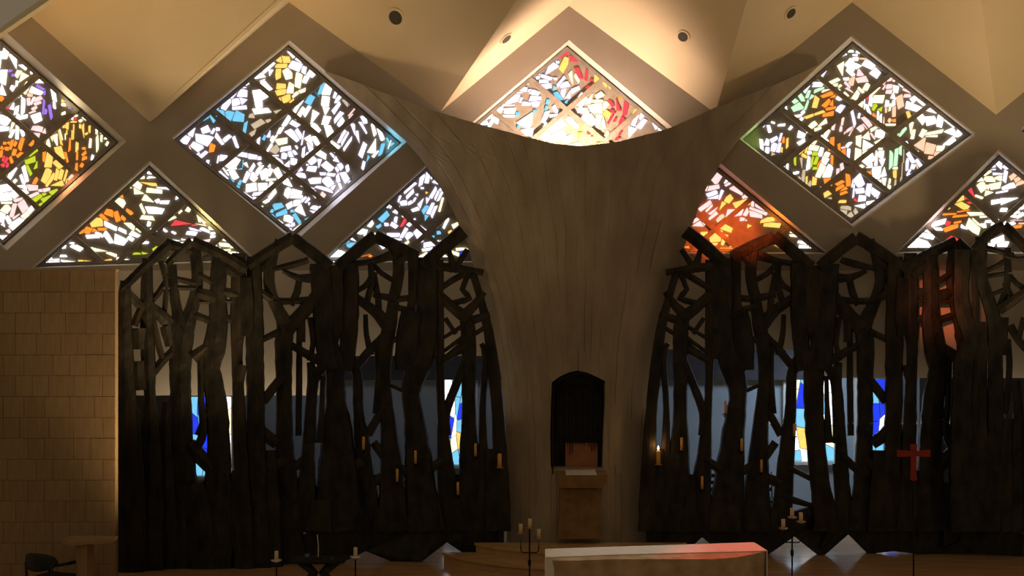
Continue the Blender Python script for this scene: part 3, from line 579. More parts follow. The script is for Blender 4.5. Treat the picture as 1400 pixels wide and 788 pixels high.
def edges_n(poly):
    """Outward unit normals of a convex polygon with their offsets."""
    a = sum(poly[i][0] * poly[(i + 1) % len(poly)][1] - poly[(i + 1) % len(poly)][0] * poly[i][1] for i in range(len(poly)))
    s = 1 if a > 0 else -1
    res = []
    for i in range(len(poly)):
        p, q = poly[i], poly[(i + 1) % len(poly)]
        dx, dy = q[0] - p[0], q[1] - p[1]
        L = math.hypot(dx, dy)
        if L < 1e-6:
            continue
        n = (s * dy / L, -s * dx / L)
        res.append((n, n[0] * p[0] + n[1] * p[1]))
    return res


def separate(polys, gap):
    """Trim overlapping convex pieces along their shallowest axis so that a thin joint stays between them."""
    N = len(polys)
    for i in range(N):
        for j in range(i + 1, N):
            A, B = polys[i], polys[j]
            if len(A) < 3 or len(B) < 3:
                continue
            if min(p[0] for p in A) > max(p[0] for p in B) + gap or min(p[0] for p in B) > max(p[0] for p in A) + gap:
                continue
            if min(p[1] for p in A) > max(p[1] for p in B) + gap or min(p[1] for p in B) > max(p[1] for p in A) + gap:
                continue
            best = None
            for n, _ in edges_n(A) + edges_n(B):
                a = [n[0] * p[0] + n[1] * p[1] for p in A]
                b = [n[0] * p[0] + n[1] * p[1] for p in B]
                if sum(a) / len(a) > sum(b) / len(b):
                    n = (-n[0], -n[1])
                    a = [-v for v in a]
                    b = [-v for v in b]
                pen = max(a) - min(b) + gap
                if best is None or pen < best[0]:
                    best = (pen, n, (max(a) + min(b)) / 2)
            if best[0] > 0:
                _, n, c = best
                polys[i] = clip_poly(A, n, c - gap / 2)
                polys[j] = clip_poly(B, (-n[0], -n[1]), -(c + gap / 2))
    return polys


def poly_area(p):
    return abs(sum(p[i][0] * p[(i + 1) % len(p)][1] - p[(i + 1) % len(p)][0] * p[i][1] for i in range(len(p)))) / 2


WLABEL = {
    1: 'diamond stained window at the far left with amber and lime glass',
    2: 'large diamond stained window of lavender white glass with a yellow patch near its top',
    3: 'diamond stained window behind the pillar rim, with crimson and white glass',
    4: 'large diamond stained window right of the pillar with green, orange and white glass',
    5: 'half-hidden lower stained window at the right edge with an orange fan of glass',
    6: 'lower left triangular stained window with orange and white leaf-shaped glass',
    7: 'lower stained window left of the pillar in icy white and blue glass',
    8: 'lower stained window right of the pillar glowing red and orange',
    9: 'corner of a diamond window cut off by the right picture edge',
}
for k, (op, gl, full) in WIN.items():
    rng = random.Random(40 + k)
    full = full or gl
    cx = sum(p[0] for p in gl) / len(gl)
    cy = sum(p[1] for p in gl) / len(gl)
    root = thing('window_%d' % k, P(cx, cy, DG), WLABEL[k], None, kind='structure')
    # reveal: one plaster board per side, from the wall face back to the glass
    n = len(op)
    for i in range(n):
        j = (i + 1) % n
        a, b = P(*op[i], D0), P(*op[j], D0)
        c, d = P(*gl[j], DG + .06), P(*gl[i], DG + .06)
        mid = (a + b + c + d) / 4
        ctr = P(cx, cy, D0 + .2)
        nn = (b - a).cross(d - a).normalized()
        if nn.dot(ctr - mid) < 0:
            nn = -nn
        t = -nn * 0.03
        mk('reveal', [a, b, c, d, a + t, b + t, c + t, d + t],
           [(0, 1, 2, 3), (7, 6, 5, 4), (0, 4, 5, 1), (1, 5, 6, 2), (2, 6, 7, 3), (3, 7, 4, 0)], REVEAL, root)
    vs, fs = extrude_px([(cx + (x - cx) * 1.03, cy + (y - cy) * 1.03) for x, y in gl], DG, DG + .06)
    mk('concrete_panel', vs, fs, MATRIX, root)
    # frame along the outline and glazing bars parallel to the sides of the full diamond
    en = edges_n(gl)

    def bar(p, q, wpx, name, mat, dd, root=root, cnt=[0]):
        cnt[0] += 1
        dd -= .0019 * cnt[0]
        dx, dy = q[0] - p[0], q[1] - p[1]
        L = math.hypot(dx, dy)
        nx, ny = -dy / L * wpx / 2, dx / L * wpx / 2
        vs, fs = extrude_px([(p[0] + nx, p[1] + ny), (q[0] + nx, q[1] + ny), (q[0] - nx, q[1] - ny), (p[0] - nx, p[1] - ny)], dd, DG)
        mk(name, vs, fs, mat, root)

    for i in range(len(gl)):
        p, q = gl[i], gl[(i + 1) % len(gl)]
        ux, uy = cx - (p[0] + q[0]) / 2, cy - (p[1] + q[1]) / 2
        nrm = en[i][0]
        bar((p[0] - nrm[0] * 2, p[1] - nrm[1] * 2), (q[0] - nrm[0] * 2, q[1] - nrm[1] * 2), 4.5, 'frame', FRAME, DG - .05)
    T, R, B, L = full
    for f in (1 / 3, 2 / 3):
        for (a, b, c, d) in ((T, R, L, B), (T, L, R, B)):
            p = (a[0] + (b[0] - a[0]) * f, a[1] + (b[1] - a[1]) * f)
            q = (c[0] + (d[0] - c[0]) * f, c[1] + (d[1] - c[1]) * f)
            t0, t1 = 0.0, 1.0
            for nrm, c0 in en:
                d0 = nrm[0] * p[0] + nrm[1] * p[1] - c0
                d1 = nrm[0] * q[0] + nrm[1] * q[1] - c0
                if d0 > 0 and d1 > 0:
                    t0, t1 = 1, 0
                elif d0 > 0:
                    t0 = max(t0, d0 / (d0 - d1))
                elif d1 > 0:
                    t1 = min(t1, d0 / (d0 - d1))
            if t1 - t0 > .08:
                bar((p[0] + (q[0] - p[0]) * t0, p[1] + (q[1] - p[1]) * t0), (p[0] + (q[0] - p[0]) * t1, p[1] + (q[1] - p[1]) * t1),
                    6.5, 'glazing_bar', MATRIX, DG - .056)
    polys, cols = [], []
    for (x0, y0, sc), keep, txt in PIECES[k]:
        for it in txt.replace('\n', '').split(';'):
            f = it.split()
            x, y, Lp, Wp, an = (float(v) for v in f[:5])
            px, py, Lp, Wp = x0 + x / sc, y0 + y / sc, Lp / sc * 1.13, Wp / sc * 1.22
            if keep and not keep(px, py):
                continue
            a = math.radians(an)
            t = (math.cos(a), -math.sin(a))
            nrm = (math.sin(a), math.cos(a))
            e0, e1 = rng.uniform(.62, 1), rng.uniform(.62, 1)
            s0, s1 = rng.uniform(-.13, .13), rng.uniform(-.13, .13)
            kind = rng.random()
            uv = [(-.5 + s0, -.5 * e0), (.5 + s1, -.5 * e1), (.5 - s1, .5 * e1), (-.5 - s0, .5 * e0)]
            if kind < .16:
                e = rng.uniform(-.2, .2)
                uv = [(-.5 + s0, -.54), (.54, e), (-.5 - s0, .54)] if rng.random() < .5 else [(.5 + s0, .54), (-.54, e), (.5 - s0, -.54)]
            elif kind < .42:
                uv = [uv[0], (rng.uniform(-.25, .25), -.56), uv[1], uv[2], uv[3]]
            elif kind < .6:
                uv = [uv[0], uv[1], (.56, rng.uniform(-.2, .2)), uv[2], uv[3]]
            pts = [(px + t[0] * u * Lp + nrm[0] * v * Wp, py + t[1] * u * Lp + nrm[1] * v * Wp) for u, v in uv]
            for nr, c0 in en:
                pts = clip_poly(pts, nr, c0 - 2.6)
                if len(pts) < 3:
                    break
            if len(pts) >= 3:
                polys.append(pts)
                cols.append(f[5])
    # the same glass goes on beyond the picture edge
    xs_ = [p[0] for p in gl]
    for gx in range(int(min(xs_)), int(max(xs_)), 13):
        for gy in range(int(min(p[1] for p in gl)), int(max(p[1] for p in gl)), 10):
            if -6 < gx < 1404 or rng.random() < .25:
                continue
            x, y, an = gx + rng.uniform(-3, 3), gy + rng.uniform(-3, 3), rng.uniform(-.6, 1.4)
            pts = [(x + u * math.cos(an) * 12 + v * math.sin(an) * 7, y - u * math.sin(an) * 12 + v * math.cos(an) * 7) for u, v in ((-.5, -.45), (.5, -.35), (.45, .5), (-.5, .4))]
            for nr, c0 in en:
                pts = clip_poly(pts, nr, c0 - 2.6)
                if len(pts) < 3:
                    break
            if len(pts) >= 3:
                polys.append(pts)
                cols.append(rng.choice('wwvvkyoc' if k != 1 else 'wkyoyopl'))
    separate(polys, 1.05)
    for pts, co in zip(polys, cols):
        if len(pts) < 3 or poly_area(pts) < 1.5:
            continue
        vs, fs = extrude_px(pts, DG - .022, DG + .01, 0.05)
        mk('glass_piece', vs, fs, GL[co], root)

# ------------------------------------------------------------------ the flaring pillar
EL = [(97, 443), (121, 470), (145, 500), (170, 529), (193, 555), (222, 579), (249, 598), (282, 616), (313, 631), (340, 641), (370, 649), (403, 660), (448, 671), (500, 683), (544, 689), (598, 692), (660, 693), (742, 693)]
ER = [(87, 1121), (110, 1099), (145, 1060), (170, 1032), (190, 1011), (224, 985), (260, 964), (309, 946), (345, 933), (383, 922), (433, 909), (489, 897), (538, 891), (598, 889), (660, 889), (742, 889)]
RIM = [(443, 97), (510, 121), (603, 155), (703, 183), (760, 197), (795, 200), (840, 195), (915, 176), (980, 147), (1070, 111), (1121, 87)]


def interp(tab, x):
    if x <= tab[0][0]:
        return tab[0][1]
    for (a, va), (b, vb) in zip(tab, tab[1:]):
        if x <= b:
            t = (x - a) / (b - a)
            return va + (vb - va) * t
    return tab[-1][1]


def pillar_d(px, py):
    """Distance of the pillar's face: edges on the wall at the top and standing free below, belly towards the room."""
    xl, xr = interp(EL, py), interp(ER, py)
    s = max(-1, min(1, (px - (xl + xr) / 2) / ((xr - xl) / 2)))
    edge = interp([(90, 21.93), (200, 21.85), (320, 21.6), (742, 21.75)], py)
    belly = interp([(90, .95), (250, .85), (450, .55), (742, .42)], py)
    return edge - belly * (1 - abs(s) ** 2.2)


rng = random.Random(7)
NB = 19                      # board marks
cuts = [0.0]
for i in range(NB):
    cuts.append(cuts[-1] + rng.uniform(.7, 1.4))
cuts = [c / cuts[-1] for c in cuts]
COURSES = [60, 205, 292, 381, 470, 562, 650, 760]
offs = {}
us = []
for i in range(NB):
    a, b = cuts[i], cuts[i + 1]
    g = min(.0028, (b - a) * .2)
    us += [(a + g, i, 0), ((a + b) / 2, i, 0), (b - g, i, 0), (b, i, 1)]
us = [(0.0, 0, 0)] + us
NV = 90
pv, pf = [], []
NU = len(us)


def bound(u):
    """top pixel row of the pillar for the column at fraction u: the rim above it, found by walking the fan lines"""
    lo, hi = 60.0, 260.0
    for _ in range(30):
        mid = (lo + hi) / 2
        x = interp(EL, mid) + (interp(ER, mid) - interp(EL, mid)) * u
        if mid < interp(RIM, x):
            lo = mid
        else:
            hi = mid
    return (lo + hi) / 2


for j in range(NV + 1):
    for u, bi, groove in us:
        y0 = bound(min(max(u, 0.002), .998))
        y = y0 + (742 - y0) * (j / NV)
        wob = .0035 * math.sin(y * .021 + bi * 1.7) + .002 * math.sin(y * .06 + bi)
        uu = min(1, max(0, u + (wob if 0 < u < 1 else 0)))
        x = interp(EL, y) + (interp(ER, y) - interp(EL, y)) * uu
        c = sum(1 for q in COURSES if y > q + (14 * math.sin(bi * 2.1)))
        if (bi, c) not in offs:
            offs[(bi, c)] = rng.uniform(-.014, .014)
        off = offs[(bi, c)] + (.009 if groove else 0)
        d = pillar_d(x, y)
        pv.append(P(x, y, d + off * .8))
n0 = len(pv)
for j in range(NV + 1):
    for q in range(NU):
        v = pv[j * NU + q]
        pv.append(Vector((v.x, max(v.y + .30, -.55 if j > 40 else v.y + .22), v.z)))
for j in range(NV):
    for q in range(NU - 1):
        a, b, c, d = j * NU + q, j * NU + q + 1, (j + 1) * NU + q + 1, (j + 1) * NU + q
        pf.append((a, d, c, b))
        pf.append((n0 + a, n0 + b, n0 + c, n0 + d))
for q in range(NU - 1):
    pf.append((q, q + 1, n0 + q + 1, n0 + q))
    a = NV * NU + q
    pf.append((a, n0 + a, n0 + a + 1, a + 1))
for j in range(NV):
    a = j * NU
    pf.append((a, n0 + a, n0 + a + NU, a + NU))
    b = j * NU + NU - 1
    pf.append((b, b + NU, n0 + b + NU, n0 + b))
for j in range(NV + 1):       # the foot stands on the floor behind the steps
    for q in range(NU):
        if j == NV:
            pv[j * NU + q].z = 0.0
            pv[n0 + j * NU + q].z = 0.0
pil = mk('pillar', pv, pf, CONC)
fix_normals(pil.data)
tag(pil, 'huge board-marked concrete pillar flaring upward like a chalice between the screens', 'pillar')

# niche cut into the pillar
ARCH = [(755, 649), (754, 600), (755, 560), (756, 527), (766, 519), (779, 513), (792, 510), (806, 513), (819, 519), (831, 525), (831, 560), (829, 600), (828, 649)]
cutv, cutf = extrude_px(ARCH, 20.6, 21.60)
cme = raw_mesh('cutter', cutv, cutf)
fix_normals(cme)
cutter = bpy.data.objects.new('cutter', cme)
COL.objects.link(cutter)
bm_ = pil.modifiers.new('b', 'BOOLEAN')
bm_.operation = 'DIFFERENCE'
bm_.solver = 'MANIFOLD'
bm_.object = cutter
bpy.context.view_layer.update()
dg = bpy.context.evaluated_depsgraph_get()
new_me = bpy.data.meshes.new_from_object(pil.evaluated_get(dg))
pil.modifiers.clear()
if len(new_me.polygons) > 1000:
    pil.data = new_me
bpy.data.objects.remove(cutter)

# tabernacle: dark metal lining, hanging rods, copper box
tb = thing('tabernacle', P(792, 649, 21.4), 'dark arched tabernacle niche in the pillar with hanging rods over a copper box', 'tabernacle')
vs, fs = extrude_px([(x + (x - 792) * .16, y + (y - 580) * .05) for x, y in ARCH], 21.55, 21.64)
mk('backing', vs, fs, NICHE, tb)
wl = 1.6
for i in range(len(ARCH) - 1):          # lining strips along the arch
    a, b = ARCH[i], ARCH[i + 1]
    q = [a, b, (b[0] + (792 - b[0]) * .05, b[1] + (580 - b[1]) * .02), (a[0] + (792 - a[0]) * .05, a[1] + (580 - a[1]) * .02)]
    q = [(x + (792 - x) * .004, y + (580 - y) * .004) for x, y in q]
    vs, fs = extrude_px(q, 21.30, 21.56)
    mk('lining', vs, fs, NICHE, tb)
rng = random.Random(3)
for i in range(19):
    x = 763 + i * 3.25
    top = 526 + abs(x - 792) * .25
    bot = rng.uniform(600, 613) if 6 < i < 14 else rng.uniform(606, 622)
    p, q = P(x, top, 21.40), P(x + rng.uniform(-.6, .6), bot, 21.40)
    MB().tube([p, (p + q) / 2, q], [.016, .013, .008], 6).build('rod', BRONZE, tb)
vs, fs = extrude_px([(773, 606), (817, 606), (817, 647), (773, 647)], 21.44, 21.55)
bx = mk('copper_box', vs, fs, COPPER, tb)
tag(bx, 'plain copper box door', None)

# pedestal under the niche: rough stone shaft and a projecting shelf
pd = thing('tabernacle_pedestal', P(794, 737, 21.1), 'rough ochre stone pedestal with projecting shelf below the tabernacle niche', 'pedestal')
vs, fs = extrude_px([(765, 668), (824, 668), (821, 700), (824, 738), (762, 738), (765, 700)], 21.0, 21.28, .02)
mk('shaft', vs, fs, PEDE, pd)
vs, fs = extrude_px([(761, 650), (831, 650), (830, 660), (824, 668), (765, 668), (762, 662)], 20.78, 21.3, .015)
mk('shelf', vs, fs, PEDE, pd)
vs, fs = extrude_px([(774, 648.3), (816, 648.3), (816, 649.9), (774, 649.9)], 20.80, 21.3)
mk('shelf_cloth', vs, fs, LINEN, pd)

# ------------------------------------------------------------------ curved steps in front of the pillar
CX, CY = P(793, 740, 21.3).x, 0.72
st = thing('altar_steps', (CX, CY, 0), 'two curved brown stone steps wrapped around the foot of the pillar', 'steps')
for name, r, z0, z1 in (('lower_step', 2.78, 0.0, .16), ('upper_step', 2.36, .16, .32)):
    ring = [(CX + r * math.cos(a), CY + r * math.sin(a)) for a in [math.pi + math.pi * i / 48 for i in range(49)]]
    ring = [(x, y) for x, y in ring if y < -.90]
    hw_ = math.sqrt(r * r - (CY + .87) ** 2)
    ring = [(CX - hw_, -.87)] + ring + [(CX + hw_, -.87)]
    r2 = [(CX + (x - CX) * .985, CY + (y - CY) * .985) for x, y in ring]
    b = MB().prism(r2, z0, z1 - .045)
    b.build(name + '_riser', STEPM, st)
    MB().prism(ring, z1 - .045, z1).build(name + '_tread', STEPM, st)

# ------------------------------------------------------------------ ambulatory behind the screens
DB = 26.0
tag(MB().box((WX0, 4.0, 0), (WX1, 4.2, 3.9)).build('wall_ambulatory', BLUEW), 'grey blue rear wall seen through the gaps of the screens', None, kind='structure')
tag(MB().box((WX0, 0.56, 3.60), (WX1, 4.0, 3.75)).build('ceiling_ambulatory', PLASTER), 'low ceiling over the passage behind the screens', None, kind='structure')
xa, xb = P(437, 500, 25.8).x, P(1134, 500, 25.8).x
tag(MB().box((xa, 3.75, 2.66), (xb, 4.0, 3.6)).build('trim_1', DARKB), 'beam across the top of the grey blue rear wall, its shade in the dark colour', None, kind='structure')
tag(MB().box((P(150, 500, 23).x, 0.95, 0), (P(251, 500, 23).x, 1.05, 2.95)).build('wall_partition', DARKB), 'dark partition behind the left end of the left screen', None, kind='structure')
tag(MB().box((P(1256, 500, 23.6).x, 1.55, 0), (P(1440, 500, 23.6).x, 1.65, 3.1)).build('wall_partition_right', surf('slate_wall', (.085, .09, .10), (.10, .105, .115), 3, .8, .1)), 'dark slate partition behind the right end of the right screen', None, kind='structure')
tag(MB().box((WX0 - .2, 0.5, 0), (WX0, 4.2, 3.75)).build('wall_end_left', BLUEW), 'end wall of the passage at the left', None, kind='structure')
tag(MB().box((WX1, 0.5, 0), (WX1 + .2, 4.2, 3.75)).build('wall_end_right', BLUEW), 'end wall of the passage at the right', None, kind='structure')

BW = {10: (258, 318, 541, 652, 'tall blue stained window seen through the left end of the left screen'),
      11: (606, 650, 515, 637, 'tall blue stained window seen between trunks near the pillar'),
      12: (1074, 1142, 503, 632, 'tall blue and white stained window seen through the right screen'),
      13: (1172, 1226, 517, 642, 'tall deep blue stained window seen behind the red cross'),
      14: (720, 780, 503, 632, 'tall blue stained window hidden behind the pillar'),  # this and the next: unseen extra windows added to light the passage
      15: (838, 890, 503, 632, 'tall blue stained window just right behind the pillar')}
bwrng = random.Random(12)
for k, (x0, x1, y0, y1, lab) in BW.items():
    c = P((x0 + x1) / 2, y1, DB)
    r = thing('window_%d' % k, c, lab, None, kind='structure')
    vs, fs = extrude_px([(x0, y0), (x1, y0), (x1, y1), (x0, y1)], DB - .03, DB + .0)
    mk('backing', vs, fs, MATRIX, r)
    for q in ([(x0 - 3, y0), (x0 + 1, y0), (x0 + 1, y1), (x0 - 3, y1)], [(x1 - 1, y0), (x1 + 3, y0), (x1 + 3, y1), (x1 - 1, y1)],
              [(x0 - 3, y1), (x1 + 3, y1), (x1 + 3, y1 + 4), (x0 - 3, y1 + 4)]):
        vs, fs = extrude_px(q, DB - .12, DB)
        mk('frame', vs, fs, CREAM, r)
    # columns of tall flowing panes, each with its own slanted breaks
    ncol = 4

    def xat(i, y):
        base = x0 + 2 + (x1 - x0 - 4) * i / ncol
        if i in (0, ncol):
            return base
        return base + 4.2 * math.sin((y - y0) * .045 + i * 1.7 + k * 2.1)
    seq = {10: ('cucwc', 'ucuuc', 'kykcu', 'wkwww'), 11: ('wwucw', 'ccwkc', 'cucyc', 'ucucw'), 12: ('kkuwc', 'cucyw', 'ucwcw', 'wwwkc'),
           13: ('kkuyc', 'cuucw', 'uuwcw', 'ccucu')}.get(k, ('cuckc', 'ucwuc', 'cucyc', 'ucuwc'))
    for i in range(ncol):
        ys = [y0 + 1.5] + sorted(y0 + (y1 - y0) * (q + bwrng.uniform(-.06, .06)) for q in (.24, .46, .66, .85)) + [y1 - 1]
        sl = [0] + [bwrng.uniform(-4, 4) for _ in range(4)] + [0]
        for j in range(5):
            pl, pr = [], []
            for t_ in (0, .33, .66, 1):
                ya = ys[j] + sl[j] + .6
                yb = ys[j + 1] + sl[j + 1] - .6
                y_ = ya + (yb - ya) * t_
                pl.append((xat(i, y_) + .55, y_))
                ya = ys[j] - sl[j] + .6
                yb = ys[j + 1] - sl[j + 1] - .6
                y_ = ya + (yb - ya) * t_
                pr.append((xat(i + 1, y_) - .55, y_))
            vs, fs = [], []
            for dd_ in (DB - .05, DB - .02):
                vs += [P(x_, y_, dd_) for x_, y_ in pl] + [P(x_, y_, dd_) for x_, y_ in pr]
            for q in range(3):
                fs.append((q, q + 1, 4 + q + 1, 4 + q))
                fs.append((8 + q, 12 + q, 13 + q, 9 + q))
                fs += [(q, 8 + q, 9 + q, q + 1), (4 + q, 5 + q, 13 + q, 12 + q)]
            mk('pane', vs, fs, GL[seq[i][j]], r)


# ------------------------------------------------------------------ bronze tree screens
LEFT_D = [(150, 20.35), (235, 20.75), (335, 20.70), (400, 21.02), (448, 20.92), (512, 21.22), (572, 21.12), (632, 21.40), (700, 21.34)]
RIGHT_D = [(880, 21.30), (940, 21.36), (999, 21.48), (1060, 21.78), (1123, 21.66), (1170, 21.86), (1236, 21.72), (1308, 21.80), (1420, 21.55)]
RIGHT5_D = [(1300, 21.25), (1372, 21.40), (1420, 21.25), (1468, 21.35), (1530, 21.1)]

L1 = """170,392,10 201,361,11 233,332,12|232,334,10 258,342,8|
172,384,13 169,440,20 171,520,24 172,600,30 174,700,34 175,784,36|201,362,13 201,440,17 203,500,18 205,548,14 206,600,24 204,700,30 204,780,30|172,398,8 193,420,8|185,440,8 194,418,6|190,455,16 190,472,10|188,500,14 190,528,16|
221,362,5 227,386,5 226,415,5 224,432,4|226,384,4 216,402,6 207,410,7|235,362,11 238,400,11 243,430,13 246,446,16|228,378,4 245,382,5 262,386,6|230,393,4 262,394,5|207,420,9 225,436,12 243,456,14|209,436,5 216,470,6 222,490,6|
213,505,8 228,488,8 240,478,8|228,452,12 231,468,8|186,560,10 188,640,14 189,780,20|228,550,12 226,620,16 228,700,20 228,780,26"""
L1B = """228,362,8 246,344,9 263,330,12|263,330,12 300,347,12 338,369,12|
266,345,16 270,375,14 268,400,15 260,430,18 252,450,26 247,490,27 247,545,26 246,600,30 248,680,34 250,783,38|300,352,20 298,400,20 298,440,24 292,480,28 288,505,24 295,545,26 299,600,26 298,680,28 296,783,34|
275,402,10 290,406,12|272,413,4 290,413,4|262,430,8 280,436,7 290,440,8|276,378,6 290,386,6|268,486,12 278,478,8|274,490,6 275,550,6 278,590,8 270,610,8|284,560,4 272,590,5|262,612,14 275,626,14 288,640,12|264,668,24 275,720,30 280,783,34|
312,400,8 320,402,8|312,412,3 322,413,3|310,435,6 322,440,8|326,355,16 326,420,20 324,480,14 326,540,15 328,600,16 332,680,16 334,780,22|347,360,18 348,440,22 349,520,22 350,600,22 351,700,24 352,778,28|336,380,14 338,430,16 336,460,12|331,505,8 329,516,8|
322,650,8 318,700,7 326,750,12|312,368,10 322,374,10"""
L2 = """338,364,12 368,344,13 401,324,14|400,325,14 424,343,13 451,365,13|355,368,8 372,350,8 380,334,10|
376,345,14 368,372,14 369,396,14 380,424,15 390,445,20 388,470,22 388,520,20 389,600,20 392,680,26 395,765,34|434,405,14 414,428,14 396,446,16|436,360,16 440,400,14 434,420,12|
378,367,4 400,362,7 416,357,6|386,370,5 408,380,8 430,380,12|409,382,6 406,400,7 400,412,6|380,412,7 400,412,6 428,410,8|350,396,8 366,406,7|360,464,6 376,456,6|363,545,9 374,530,9 384,518,8|
409,455,5 409,520,6 408,590,6|400,473,6 415,482,8 430,490,9|413,440,6 412,462,8|425,440,6 428,470,5 424,488,5|424,495,9 428,520,14 424,560,13 422,600,14 418,680,20 410,765,30|361,594,14 374,604,10|365,622,18 366,690,26 366,772,30|
372,640,10 384,632,8|402,640,8 416,628,8|404,690,14 402,760,24"""
L3 = """438,366,20 442,420,22 444,470,18 448,500,22|474,366,22 474,420,24 476,470,16 470,500,20|456,372,24 456,440,26 456,470,12 458,500,24 459,540,24 461,600,36 462,680,46 464,765,64|
442,500,8 430,520,9 426,560,10 424,600,12|441,520,4 440,560,5 438,600,8|478,490,14 488,510,13 490,560,14 494,600,18 500,680,24 506,748,28|520,465,8 505,480,8 490,498,8|
540,340,14 545,372,14 538,410,14 534,440,16 528,470,18 526,520,15 530,570,18 534,620,22 538,700,30 540,755,36|516,480,5 517,520,6 514,560,6|528,556,6 516,572,8 506,590,8|536,528,3 556,537,4|
462,366,14 488,343,14 513,322,14|512,323,14 540,336,14 571,351,13|486,360,6 506,358,6 530,350,10|506,361,5 508,378,6 498,392,5 487,398,5|511,362,5 522,374,5 536,382,5|511,378,5 505,400,6 501,414,5|513,385,5 517,410,6 518,430,6|
516,404,5 536,408,8|487,408,8 510,424,10 522,436,12 530,448,12|500,436,4 501,458,5 506,480,6|540,410,6 556,408,6|540,420,5 562,425,6|565,350,11 564,400,8 560,440,8 560,470,10|545,360,8 556,350,6|535,468,4 552,458,5|
480,640,12 494,632,10|508,660,10 530,650,10|438,690,20 436,760,30|518,700,14 520,752,20|548,640,8 564,650,8|514,610,8 524,624,8"""
L3R = L3.replace('461,600,36 462,680,46 464,765,64', '456,600,24 450,660,24 440,720,34 440,765,52').replace('480,640,12 494,632,10|', '462,655,5 480,646,5 494,640,8|466,690,4 486,684,7 500,680,8|').replace('438,690,20 436,760,30|', '424,640,12 420,700,14 424,755,20|')
L4 = """584,362,24 584,400,28 584,440,26 580,480,26 568,510,30 562,540,22 568,590,26 574,650,30 580,755,36|562,430,20 556,470,22 556,500,22|600,364,12 600,420,12 601,480,12 602,530,10 604,570,11 608,620,16 614,680,22 620,748,30|590,455,10 592,485,10|
578,364,14 604,340,15 634,316,16|600,365,7 620,366,9 636,369,7 655,372,6|613,340,3 617,355,6 620,366,9|636,346,5 628,358,6 622,366,8|600,396,5 618,384,6 632,376,6|640,378,5 632,396,5 642,408,6 620,414,5|602,405,9 618,420,10 634,432,12|
634,432,12 648,418,8 658,404,6|648,380,6 654,398,6|636,430,16 640,450,18 641,500,18 641,560,17 642,620,22 646,690,28 650,742,34|608,461,3 626,450,4|610,478,3 632,462,4|614,484,3 633,468,4|606,492,6 634,476,8|612,440,4 620,452,4|
634,500,8 622,530,8 610,566,8 612,590,6|645,376,8 660,420,10 668,455,12 674,500,14 680,560,14 684,640,16 686,745,18|652,436,8 664,432,6|652,455,4 666,446,4|658,470,6 664,490,8 660,560,8 662,640,12 666,745,20|
627,655,9 628,735,18|590,640,9 602,632,8|592,690,14 596,742,20|670,620,10 674,745,16"""
R5 = """1332,342,11 1350,322,12 1373,308,13|1372,309,13 1388,324,13 1410,345,13|1342,333,16 1341,374,15 1349,405,16 1359,440,18 1361,500,18 1362,600,22 1364,690,26 1366,760,34|1378,345,6 1378,380,7 1373,405,7 1367,422,8|
1378,353,5 1364,363,5 1348,370,5|1378,373,4 1362,376,4 1348,378,4|1368,398,4 1354,404,4|1378,350,6 1392,354,5 1404,352,5|1380,376,6 1390,388,5 1404,396,6|1376,392,5 1384,408,5|1404,398,10 1384,412,11 1366,424,12|
1350,340,6 1364,343,5 1380,348,6|1316,350,22 1314,400,20 1318,430,22 1328,467,20 1318,491,24 1315,576,26 1318,680,30 1322,762,34|1384,450,8 1392,465,7 1402,476,7|1378,470,6 1380,500,6 1376,560,6|1398,440,5 1394,458,5|
1344,440,12 1342,520,14 1341,600,16 1342,690,22 1344,762,28|1372,440,10 1370,480,8|1390,520,10 1394,600,16 1398,690,22 1402,750,30|1378,580,12 1380,660,16 1384,755,24|1331,350,8 1334,420,9 1332,520,10 1330,640,14 1332,760,20|1410,350,12 1412,500,14 1414,760,20"""


R6 = '|'.join(' '.join('%g,%s' % (float(q.split(',')[0]) + 96, q.split(',', 1)[1]) for q in b_.split()) for b_ in R5.replace('\n', '').split('|') if float(b_.split(',')[0]) > 1325)


def branch_mesh(nodes, dtab, layer, seed):
    rg = random.Random(seed)
    # Catmull-Rom through (x, y, w)
    pts = []
    ext = [nodes[0]] + nodes + [nodes[-1]]
    for i in range(1, len(ext) - 2):
        p0, p1, p2, p3 = ext[i - 1], ext[i], ext[i + 1], ext[i + 2]
        seg = math.hypot(p2[0] - p1[0], p2[1] - p1[1])
        ns = max(2, int(seg / 9))
        for s in range(ns):
            t = s / ns
            pts.append(tuple(.5 * ((2 * p1[c]) + (-p0[c] + p2[c]) * t + (2 * p0[c] - 5 * p1[c] + 4 * p2[c] - p3[c]) * t * t + (-p0[c] + 3 * p1[c] - 3 * p2[c] + p3[c]) * t ** 3) for c in range(3)))
    pts.append(nodes[-1])
    vs, fs = [], []
    K = 6
    for i, (x, y, wd) in enumerate(pts):
        a, b = pts[max(i - 1, 0)], pts[min(i + 1, len(pts) - 1)]
        dx, dy = b[0] - a[0], b[1] - a[1]
        L = math.hypot(dx, dy) or 1
        nx, ny = -dy / L, dx / L
        dd = interp(dtab, x) - layer
        m1, m2 = (wd / 2 * (1 + rg.uniform(-.05, .05)) for _ in range(2))
        dep = min(.12, .05 + wd * .003)
        r1, r2 = rg.uniform(.84, .88), rg.uniform(.84, .88)
        rd = rg.uniform(.95, 1.05)
        for off, z in ((-m1, .02), (-m1 * r1, -dep * .8), (0, -dep * rd), (m2 * r2, -dep * .8), (m2, .02), (0, .06)):
            vs.append(P(x + nx * off, y + ny * off, dd + z))
    n = len(pts)
    for i in range(n - 1):
        for q in range(K):
            q2 = (q + 1) % K
            fs.append((i * K + q, (i + 1) * K + q, (i + 1) * K + q2, i * K + q2))
    fs.append(tuple(range(K)))
    fs.append(tuple(range((n - 1) * K, n * K))[::-1])
    # keep feet on the floor
    for v in vs:
        if v.z < 0.005:
            v.z = 0.005
    return vs, fs


